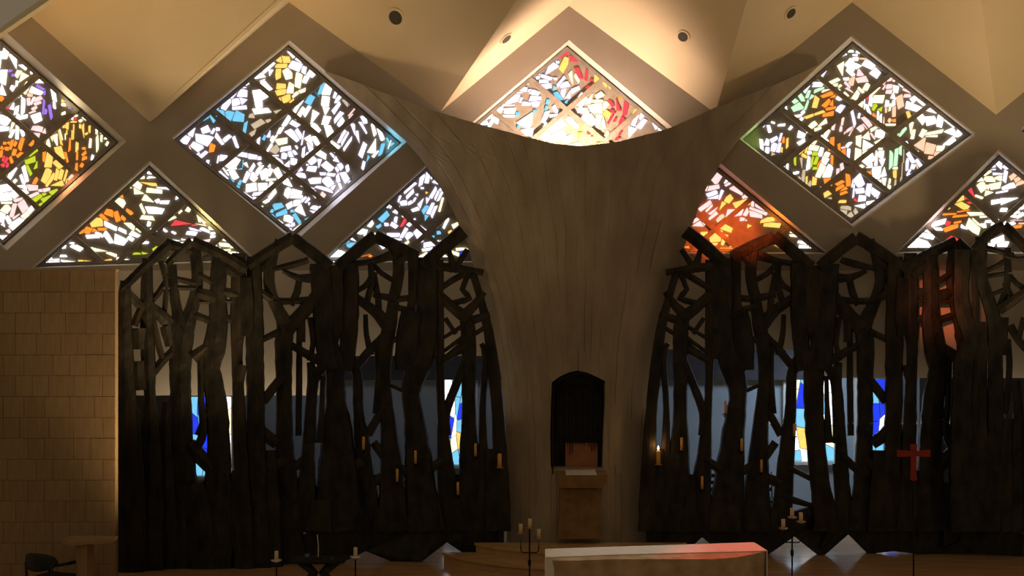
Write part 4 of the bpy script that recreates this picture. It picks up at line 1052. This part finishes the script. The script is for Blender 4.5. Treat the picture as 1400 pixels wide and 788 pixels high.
def screen(label, strings, mirror, dtab, notches, xr):
    mid = (xr[0] + xr[1]) / 2
    root = thing('tree_screen', Vector((P(mid, 760, interp(dtab, mid)).x, interp(dtab, mid) - D0, 0)), label, 'screen', 'bronze tree screens')
    cnt = 0
    for s, mir, dt in strings:
        for b in s.replace('\n', '').split('|'):
            nd = []
            for it in b.split():
                x, y, wd = (float(v) for v in it.split(','))
                nd.append((1571 - x if mir else x, y, wd))
            if len(nd) < 2:
                continue
            length = sum(math.hypot(nd[i + 1][0] - nd[i][0], nd[i + 1][1] - nd[i][1]) for i in range(len(nd) - 1))
            big = length > 200
            gable = nd[0][1] < 400 and length < 110 and max(q[2] for q in nd) >= 11
            cnt += 1
            if not big and not gable:          # twigs are a little stouter and run into their neighbours
                for (i0, i1) in ((0, 1), (-1, -2)):
                    ex_, ey_ = nd[i0][0] - nd[i1][0], nd[i0][1] - nd[i1][1]
                    l_ = math.hypot(ex_, ey_) or 1
                    nd[i0] = (nd[i0][0] + ex_ / l_ * 6, nd[i0][1] + ey_ / l_ * 6, nd[i0][2])
                nd = [(x, min(y, 727) if x > 400 else y, wd * 1.4 + .8) for x, y, wd in nd]
            elif big and nd[0][1] < 380:
                nd[0] = (nd[0][0], nd[0][1] - 9, nd[0][2])
            if gable:
                nd = [(x, y, wd * 1.25) for x, y, wd in nd]
            if big:
                nd = [(x, min(y, 727) if x > 400 else y, wd * (1.14 + (.28 * min(1, max(0, (y - 560) / 120)) if not 1060 < x < 1240 else 0))) for x, y, wd in nd]
            vs, fs = branch_mesh(nd, dt, .05 if gable else (.0 if big else .025) + (cnt % 5) * .006, cnt * 7 + int(mid))
            mk('trunk' if big else ('gable_beam' if gable else 'branch'), vs, fs, BRONZE2 if cnt % 3 == 0 else BRONZE, root)
    # foot plates with arched cut-outs between them
    for i in range(len(notches) - 1):
        (a, ay), (b, by) = notches[i], notches[i + 1]
        ga = interp(dtab, a)
        gb = interp(dtab, b)
        ya = 394 + CAMH * F / (interp(dtab, a + 30) )
        yb = 394 + CAMH * F / (interp(dtab, b - 30) )
        pts = [(a, ay - 34), (a, ay), (min(a + 34, (a + b) / 2 - 5), ya), (max(b - 34, (a + b) / 2 + 5), yb), (b, by), (b, by - 34), ((a + b) / 2, (ay + by) / 2 - 44)]
        fr = [P(x, y, interp(dtab, x) - .02) for x, y in pts]
        for v in fr:
            v.z = max(v.z, 0.003)
        bk = [v + Vector((0, .09, 0)) for v in fr]
        n = len(pts)
        mk('foot_plate', fr + bk, [tuple(range(n)), tuple(range(2 * n - 1, n - 1, -1))] + [((q + 1) % n, q, n + q, n + (q + 1) % n) for q in range(n)], BRONZE, root)
    return root


screen('tall dark bronze screen of tree trunks left of the pillar, beside the travertine wall',
       [(L1, 0, LEFT_D), (L1B, 0, LEFT_D), (L2, 0, LEFT_D), (L3, 0, LEFT_D), (L4, 0, LEFT_D)], 0, LEFT_D,
       [(160, 783), (262, 783), (300, 783), (398, 772), (500, 754), (611, 742), (689, 752)], (160, 690))
screen('tall dark bronze screen of tree trunks right of the pillar, behind the red cross',
       [(L1B, 1, RIGHT_D), (L2, 1, RIGHT_D), (L3R, 1, RIGHT_D), (L4, 1, RIGHT_D), (R5, 0, RIGHT5_D), (R6, 0, RIGHT5_D)], 1, RIGHT_D,
       [(884, 756), (960, 735), (1086, 734), (1160, 731), (1222, 754), (1300, 758), (1400, 765)], (890, 1400))

# ------------------------------------------------------------------ travertine wall at the left
DW = 18.6
TWX1 = P(158, 500, DW).x
TWX0 = P(-90, 500, DW).x
TOPZ = P(0, 371, DW).z
wlft = tag(MB().box((TWX0, DW - D0, 0), (TWX1, DW - D0 + .12, TOPZ)).build('wall_left', GROUT), 'travertine clad wall at the left edge', None, kind='structure')
rng = random.Random(21)
CH = 0.302
z = TOPZ
row = 0
tile_mesh = {}
while z > 0.02:
    h = min(CH, z)
    x = TWX1
    first = True
    while x > TWX0 + .05:
        wd = rng.choice((.24, .30, .36, .42))
        if first and row % 2:
            wd = .18
        first = False
        wd = min(wd, x - TWX0)
        key = (round(wd, 3), round(h, 3), rng.randint(0, 2))
        if key not in tile_mesh:
            g = .0014
            b = MB()
            a0, a1, y0, y1, h0, h1 = -wd / 2 + g, wd / 2 - g, -.010, .0, -h / 2 + g, h / 2 - g
            e = .0015
            b.add([(a0, y1, h0), (a1, y1, h0), (a1, y1, h1), (a0, y1, h1), (a0 + e, y0, h0 + e), (a1 - e, y0, h0 + e), (a1 - e, y0, h1 - e), (a0 + e, y0, h1 - e)],
                  [(4, 5, 6, 7), (0, 1, 5, 4), (1, 2, 6, 5), (2, 3, 7, 6), (3, 0, 4, 7), (3, 2, 1, 0)])
            me = raw_mesh('tile', b.v, b.f)
            me.materials.append((STONE, STONE2, STONE3)[key[2]])
            tile_mesh[key] = me
        o = bpy.data.objects.new('tile', tile_mesh[key])
        COL.objects.link(o)
        o.parent = wlft
        o.location = Vector((x - wd / 2, DW - D0 - rng.uniform(0, .002), z - h / 2)) - wlft.location
        x -= wd
    z -= CH
    row += 1
b = MB().box((TWX0, DW - D0 - .03, TOPZ), (TWX1 + .01, DW - D0 + .14, TOPZ + .025))
b.build('coping', STONE2, wlft)


# ------------------------------------------------------------------ candles
def candle_part(parent, c, h, r, wax, name='candle', lit=False):
    o = MB().lathe(c, [(r, 0), (r, h * .96), (r * .8, h), (r * .3, h * .985)], 12).build(name, wax, parent, True)
    top = Vector(c) + Vector((0, 0, h * .98))
    MB().tube([top, top + Vector((.002, 0, .02))], .004, 5).build('wick', IRON, o)
    if lit:
        MB().lathe(top + Vector((0, 0, .018)), [(.003, 0), (.014, .018), (.012, .035), (.002, .07)], 8).build('flame', FLAME, o, True)
    return o


CLAB = {
    (497, 606): 'highest thin amber candle on the left screen, farthest from the pillar',
    (568, 625): 'amber candle on the left screen, third from its left-hand end of the row',
    (543, 650): 'amber candle low on the left screen, second from the left of its row',
    (626, 668): 'lowest amber candle on the left screen, near the pillar foot',
    (650, 615): 'amber candle on the left screen just left of the thick candle',
    (683, 630): 'thick amber candle on a dish at the pillar edge of the left screen',
    (900, 626): 'burning thick candle at the pillar edge of the right screen',
    (932, 607): 'thin amber candle on the right screen just right of the burning candle',
    (960, 660): 'lowest thin amber candle on the right screen',
    (992, 557): 'highest thin amber candle on the right screen',
    (1014, 608): 'thin amber candle mid-height on the right screen below the highest one',
    (1041, 637): 'thin amber candle on the right screen, second lowest of its row',
    (1086, 588): 'thin amber candle on the right screen, farthest from the pillar',
}
for (px, py), lab in CLAB.items():
    dt = LEFT_D if px < 800 else RIGHT_D
    d = interp(dt, px) - .24
    big = px in (683, 900)
    base = P(px, py + 9, d)
    t = thing('screen_candle', base, lab, 'candle', 'candles on the bronze screens')
    r = .036 if big else .022
    candle_part(t, base, .22 if big else .21, r, WAX, 'candle', px == 900)
    MB().lathe(base - Vector((0, 0, .018)), [(.02, 0), (.075 if big else .05, .008), (.08 if big else .055, .018), (.03, .018)], 12).build('dish', BRASS if big else IRON, t, True)
    MB().tube([base - Vector((0, 0, .01)), base + Vector((0, .06, -.06)), base + Vector((0, .22, -.05))], .011, 6).build('bracket', IRON, t)
fl = lamp('flame_light', 'POINT', P(900, 610, 21.1), P(900, 700, 21.1), 1.2, (1, .5, .18), .03)


def candelabra(px, top_y, dist, label, rows):
    """floor candelabra with three candles on upturned arms"""
    c = P(px, 700, dist)
    base = Vector((c.x, c.y, 0))
    t = thing('candelabra', base, label, 'candelabra', 'three-armed floor candelabras')
    zs = [P(px, y, dist).z for _, y in rows]
    xs = [P(x, 700, dist).x for x, _ in rows]
    zl = P(px, rows[1][1] + 32, dist).z
    MB().tube([base + Vector((0, 0, .03)), Vector((c.x, c.y, zl - .12)), Vector((c.x, c.y, zs[1]))], .012, 8).build('stem', IRON, t)
    MB().lathe(Vector((c.x, c.y, zl - .2)), [(.014, 0), (.024, .02), (.026, .08), (.014, .1)], 10).build('sleeve', IRON, t, True)
    for i in (0, 2):
        pts = [Vector((c.x, c.y, zl))]
        s = 1 if xs[i] > c.x else -1
        wx = abs(xs[i] - c.x)
        pts += [Vector((c.x + s * wx * .75, c.y, zl)), Vector((c.x + s * wx * .94, c.y, zl + .02)), Vector((c.x + s * wx, c.y, zl + .07)), Vector((xs[i], c.y, zs[i]))]
        MB().tube(pts, .009, 8).build('arm', IRON, t)
    for i in range(3):
        q = Vector((xs[i], c.y, zs[i]))
        MB().lathe(q, [(.012, 0), (.05, .012), (.068, .02), (.07, .028), (.03, .026)], 14).build('drip_pan', BRASS, t, True)
        candle_part(t, q + Vector((0, 0, .026)), .13, .029, WAXW)
    for k in range(3):
        a = 2 * math.pi * k / 3 + .5
        MB().tube([base + Vector((0, 0, .12)), base + Vector((.12 * math.cos(a), .12 * math.sin(a), .08)), base + Vector((.24 * math.cos(a), .24 * math.sin(a), .012))], .011, 6).build('foot', IRON, t)


candelabra(724, 712, 19.0, 'black iron three-armed candelabra in front of the pillar steps', [(712, 731), (724.5, 724), (736.5, 738)])
candelabra(1083, 700, 18.4, 'black iron three-armed candelabra right of the altar', [(1071, 725), (1083, 710), (1095, 716)])

# two single candlesticks flanking the side table
for px, py, lab in ((378, 768, 'single low candlestick with a cream candle left of the side table'), (486, 763, 'single low candlestick with a cream candle right of the side table')):
    d = 18.0
    c = P(px, py, d)
    t = thing('candlestick', (c.x, c.y, 0), lab, 'candlestick', 'candlesticks by the side table')
    MB().tube([(c.x, c.y, .02), (c.x, c.y, c.z)], .011, 8).build('stem', IRON, t)
    MB().lathe((c.x, c.y, 0), [(.11, 0), (.11, .015), (.03, .03), (.012, .06)], 14).build('foot', IRON, t, True)
    MB().lathe(c, [(.012, -.02), (.05, .0), (.078, .012), (.08, .02), (.03, .018)], 14).build('drip_pan', SILVER, t, True)
    candle_part(t, c + Vector((0, 0, .016)), .13, .027, WAXW)

# side table with curved base
d = 18.0
tz = P(435, 764, d).z
x0, x1 = P(398, 764, d).x, P(473, 764, d).x
tyc = d - D0
t = thing('side_table', ((x0 + x1) / 2, tyc, 0), 'dark side table with a thin top between the two single candlesticks', 'table')
MB().box((x0, tyc - .2, tz - .03), (x1, tyc + .2, tz), .02).build('table_top', IRON, t)
for s in (-1, 1):
    xc = (x0 + x1) / 2
    MB().tube([(xc + s * .30, tyc, 0.0), (xc + s * .20, tyc, tz * .45), (xc + s * .07, tyc, tz * .72), (xc + s * .24, tyc, tz - .03)], [.09, .085, .07, .08], 8).build('leg', BLACK, t, True)
MB().box((xc - .2, tyc - .03, tz * .40), (xc + .2, tyc + .03, tz * .47)).build('stretcher', BLACK, t)
c = P(435, 763.5, d)
tz += .003
t = thing('thin_cross', (c.x, c.y, tz), 'slim shiny metal cross standing on the dark side table', 'cross')
MB().tube([(c.x, c.y, tz), (c.x + .004, c.y, tz + .17), (c.x - .012, c.y, tz + .33)], [.008, .006, .007], 6).build('upright', SILVER, t)
MB().lathe((c.x, c.y, tz), [(.05, 0), (.05, .01), (.012, .025)], 12).build('foot', IRON, t, True)
c = P(420, 763.5, d)
tag(MB().lathe((c.x, c.y, tz), [(.022, 0), (.030, .012), (.036, .06), (.033, .06), (.026, .015)], 14).build('small_cup', surf('blue_glaze', (.06, .10, .15), (.09, .14, .2), 9, .3, .1), None, True),
    'small blue-grey cup on the dark side table', 'cup')

# ------------------------------------------------------------------ altar
HA = 1.0


def on_top(px, py, h=HA):
    d = d_floor(py, h)
    v = P(px, py, d)
    return (v.x, v.y)


body = [on_top(*q) for q in [(749, 752.5), (1029, 743.5), (1046, 754), (1034, 757), (1020, 760), (1006, 762.5), (975, 765), (900, 765), (840, 765), (780, 767), (757, 767), (749, 762)]]
ct = Vector((sum(p[0] for p in body) / len(body), sum(p[1] for p in body) / len(body), 0))
alt = thing('altar', ct, 'rough stone altar under a white linen cloth in the foreground', 'altar')
rg = random.Random(5)
n = len(body)
vs, fs = [], []
LV = 8
for j in range(LV + 1):
    zz = HA * j / LV
    for x, y in body:
        k_ = 1.0 if j == LV else 1 + rg.uniform(-.012, .004)
        vs.append((ct.x + (x - ct.x) * k_, ct.y + (y - ct.y) * k_, zz))
area = sum(body[i][0] * body[(i + 1) % n][1] - body[(i + 1) % n][0] * body[i][1] for i in range(n))
for j in range(LV):
    for i in range(n):
        i2 = (i + 1) % n
        f = (j * n + i, j * n + i2, (j + 1) * n + i2, (j + 1) * n + i)
        fs.append(f if area > 0 else f[::-1])
tf = tuple(range(LV * n, LV * n + n))
fs.append(tf if area > 0 else tf[::-1])
mk('stone_block', vs, fs, ALTST, alt)
cl = [on_top(*q, HA + .012) for q in [(746.5, 751), (1030, 742), (1047.5, 753.3), (1010, 754.5), (965, 755.5), (840, 758.8), (757, 762), (746.5, 762)]]
MB().prism(cl, HA + .001, HA + .014).build('altar_cloth', LINEN, alt)
a, b_ = cl[0], cl[-1]
MB().add([(a[0], a[1], HA + .01), (b_[0], b_[1], HA + .01), (b_[0] - .005, b_[1], .25), (a[0] - .005, a[1], .25),
          (a[0] - .012, a[1], HA + .012), (b_[0] - .012, b_[1], HA + .012), (b_[0] - .017, b_[1], .25), (a[0] - .017, a[1], .25)],
         [(0, 1, 2, 3), (7, 6, 5, 4), (0, 4, 5, 1), (1, 5, 6, 2), (2, 6, 7, 3), (3, 7, 4, 0)]).build('cloth_drop', LINEN, alt)
f0 = cl[-1]
f1 = on_top(758, 763, HA)
MB().add([(f0[0] - .017, f0[1] - .004, HA + .012), (f1[0], f1[1] - .16, HA + .006), (f1[0], f1[1] - .165, .25), (f0[0] - .017, f0[1] - .17, .25)], [(0, 3, 2, 1)]).build('cloth_fold', LINEN, alt)
a, b_ = cl[1], cl[2]
MB().add([(a[0] + .008, a[1], HA + .012), (b_[0] + .008, b_[1], HA + .012), (b_[0] + .012, b_[1], .25), (a[0] + .012, a[1], .25),
          (a[0] + .018, a[1], HA + .012), (b_[0] + .018, b_[1], HA + .012), (b_[0] + .022, b_[1], .25), (a[0] + .022, a[1], .25)],
         [(0, 1, 2, 3), (7, 6, 5, 4), (0, 4, 5, 1), (1, 5, 6, 2), (2, 6, 7, 3), (3, 7, 4, 0)]).build('cloth_drop', LINEN, alt)

# ------------------------------------------------------------------ processional cross
d = 18.2
c = P(1249, 640, d)
t = thing('processional_cross', (c.x, c.y, 0), 'red wooden cross on a tall thin dark pole before the right screen', 'cross')
k_ = d / F
zt, zb = P(0, 608, d).z, P(0, 656, d).z
za = P(0, 621, d).z
hw = 4.6 * k_
MB().add(*(lambda pts: ([(c.x + x, c.y - .018, z) for x, z in pts] + [(c.x + x, c.y + .018, z) for x, z in pts],
         [tuple(range(len(pts)))[::-1], tuple(range(len(pts), 2 * len(pts)))] + [(i, (i + 1) % len(pts), len(pts) + (i + 1) % len(pts), len(pts) + i) for i in range(len(pts))]))(
    [(-hw * .9, zt - .09), (-hw, zt), (hw, zt), (hw * .9, zt - .09), (hw * .75, zb + .1), (hw, zb), (0, zb - .02), (-hw, zb), (-hw * .75, zb + .1)])).build('upright', REDW, t)
for s in (-1, 1):
    pts = [(s * hw * .6, za + .040), (s * 22.5 * k_, za + .058), (s * 22.5 * k_, za - .040), (s * hw * .6, za - .032)]
    n = 4
    vv = [(c.x + x, c.y - .02, z) for x, z in pts] + [(c.x + x, c.y + .016, z) for x, z in pts]
    MB().add(vv, [(0, 1, 2, 3), (7, 6, 5, 4), (0, 4, 5, 1), (1, 5, 6, 2), (2, 6, 7, 3), (3, 7, 4, 0)]).build('arm', REDW, t)
MB().tube([(c.x, c.y, .02), (c.x, c.y, zb)], .012, 8).build('pole', IRON, t)
MB().lathe((c.x, c.y, 0), [(.17, 0), (.17, .02), (.05, .04), (.02, .10)], 16).build('foot', IRON, t, True)

# ------------------------------------------------------------------ chairs, credence
def armchair(loc, rz, label):
    """black curved-back armchair"""
    t = thing('armchair', loc, label, 'chair', 'black armchairs by the travertine wall')
    M = Matrix.Translation(loc) @ Matrix.Rotation(rz, 4, 'Z')

    def bld(mb, name, mat, smooth=False):
        mb.v = [M @ v for v in mb.v]
        return mb.build(name, mat, t, smooth)
    bld(MB().box((-.25, -.25, .40), (.25, .25, .47), .06), 'seat', BLACK)
    for sx in (-1, 1):
        bld(MB().tube([(sx * .24, .24, .0), (sx * .235, .23, .40), (sx * .27, .18, .655)], [.016, .02, .018], 8), 'leg', BLACK, True)
        bld(MB().tube([(sx * .24, -.25, .0), (sx * .225, -.25, .40), (sx * .225, -.275, .70)], [.016, .02, .018], 8), 'leg', BLACK, True)
        bld(MB().tube([(sx * .225, -.28, .68), (sx * .28, -.10, .675), (sx * .285, .08, .665), (sx * .27, .22, .655)], [.02, .022, .026, .02], 8), 'armrest', BLACK, True)
    # oval curved backrest
    vs, fs = [], []
    nu, nv = 16, 8
    for s in (0, 1):
        for j in range(nv + 1):
            for i in range(nu + 1):
                u = -1 + 2 * i / nu
                e = math.sqrt(max(0, 1 - abs(u) ** 2.4)) * .11 + .012
                x = u * .27
                y = -.33 + .11 * u * u + (.022 if s else -.022)
                vs.append((x, y, .725 + e * (-1 + 2 * j / nv)))
    W_ = nu + 1
    H_ = (nv + 1) * W_
    for j in range(nv):
        for i in range(nu):
            a = j * W_ + i
            fs.append((a, a + 1, a + W_ + 1, a + W_))
            fs.append((H_ + a, H_ + a + W_, H_ + a + W_ + 1, H_ + a + 1))
    for i in range(nu):
        fs.append((i, H_ + i, H_ + i + 1, i + 1))
        a = nv * W_ + i
        fs.append((a, a + 1, H_ + a + 1, H_ + a))
    for j in range(nv):
        a = j * W_
        fs.append((a, a + W_, H_ + a + W_, H_ + a))
        a = j * W_ + nu
        fs.append((a, H_ + a, H_ + a + W_, a + W_))
    bld(MB().add(vs, fs), 'backrest', BLACK, True)
    return t


dch = 18.0
armchair(Vector(((72 - 700) / F * dch, dch - D0 - .0, 0)), math.radians(-22), 'black curved-back armchair beside the stone credence at the travertine wall')
dch = 16.55
armchair(Vector(((2 - 700) / F * dch, dch - D0, 0)), math.radians(-60), 'black armchair of which only the top shows in the bottom left corner')

d = 17.85
x0, x1 = P(84, 740, d).x, P(151, 740, d).x
cz = P(0, 739, d).z
t = thing('credence', ((x0 + x1) / 2, d - D0, 0), 'stone credence shelf on a narrow leg beside the black armchair', 'table')
MB().prism([(x0, d - D0 + .02), (x0 + .17, d - D0 - .14), (x1, d - D0 + .06), (x1, d - D0 + .32), (x0, d - D0 + .32)], cz - .05, cz).build('shelf', STONE2, t)
MB().box((P(104, 0, d).x, d - D0 - .02, 0), (P(119, 0, d).x, d - D0 + .3, cz - .05), .015).build('leg', STONE3, t)

# ------------------------------------------------------------------ rows of plain dark chairs behind the screens
CPX = [(352, 'plain dark chair behind the left screen, leftmost of the row'), (470, 'plain dark chair behind the left screen in the middle of the row'), (545, 'plain dark chair behind the left screen, nearest the pillar'),
       (978, 'plain dark chair behind the right screen, nearest the pillar'), (1044, 'plain dark chair behind the right screen, next to the tall blue and white window'), (1196, 'plain dark chair behind the right screen below the deep blue window')]
for i, (px, lab) in enumerate(CPX):
    d = 24.6
    c = P(px, 700, d)
    cx_, cy_ = c.x, c.y
    t = thing('dark_chair', (cx_, cy_, 0), lab, 'chair', 'chairs behind the screens')
    MB().box((cx_ - .22, cy_ - .22, .42), (cx_ + .22, cy_ + .22, .47), .03).build('seat', BLACK, t)
    for sx in (-1, 1):
        MB().tube([(cx_ + sx * .2, cy_ - .2, 0), (cx_ + sx * .2, cy_ - .2, .43)], .014, 6).build('leg', IRON, t)
        MB().tube([(cx_ + sx * .2, cy_ + .2, 0), (cx_ + sx * .2, cy_ + .2, .45), (cx_ + sx * .2, cy_ + .26, .95)], .014, 6).build('leg', IRON, t)
    for k_ in range(3):
        MB().box((cx_ - .2, cy_ + .215 + k_ * .012, .58 + k_ * .13), (cx_ + .2, cy_ + .235 + k_ * .012, .65 + k_ * .13)).build('back_slat', BLACK, t)

# ------------------------------------------------------------------ round loudspeakers in the ceiling pleats
for px, py, fi, r, lab in ((541, 24, 3, .155, 'largest round dark speaker in the ceiling, left of the middle window'),
                           (692, 53, 4, .12, 'round ceiling speaker seen almost edge-on in the bright pleat left of the middle window'),
                           (934, 50, 5, .11, 'round ceiling speaker in the cream pleat right of the middle window'),
                           (1081, 18, 6, .12, 'dark round ceiling speaker in the tan pleat above the green and orange window')):
    c, nn = hit_facet(px, py, fi)
    ex = nn.orthogonal().normalized()
    ey = nn.cross(ex)
    t = thing('ceiling_speaker', c, lab, 'speaker', 'round speakers in the ceiling')

    def disc(r0, r1, h0, h1, mat, name):
        vs, fs = [], []
        N = 28
        for rr, hh in ((r0, h0), (r0, h1), (r1, h1), (r1, h0)):
            for q in range(N):
                a = 2 * math.pi * q / N
                vs.append(c + ex * rr * math.cos(a) + ey * rr * math.sin(a) + nn * hh)
        for s in range(4):
            for q in range(N):
                q2 = (q + 1) % N
                fs.append((s * N + q, s * N + q2, ((s + 1) % 4) * N + q2, ((s + 1) % 4) * N + q))
        mk(name, vs, fs, mat, t)
    disc(r * .78, r * 1.08, .0, .015, CEIL, 'rim')
    disc(.001, r * .8, .002, .008, GRILLE, 'grille')
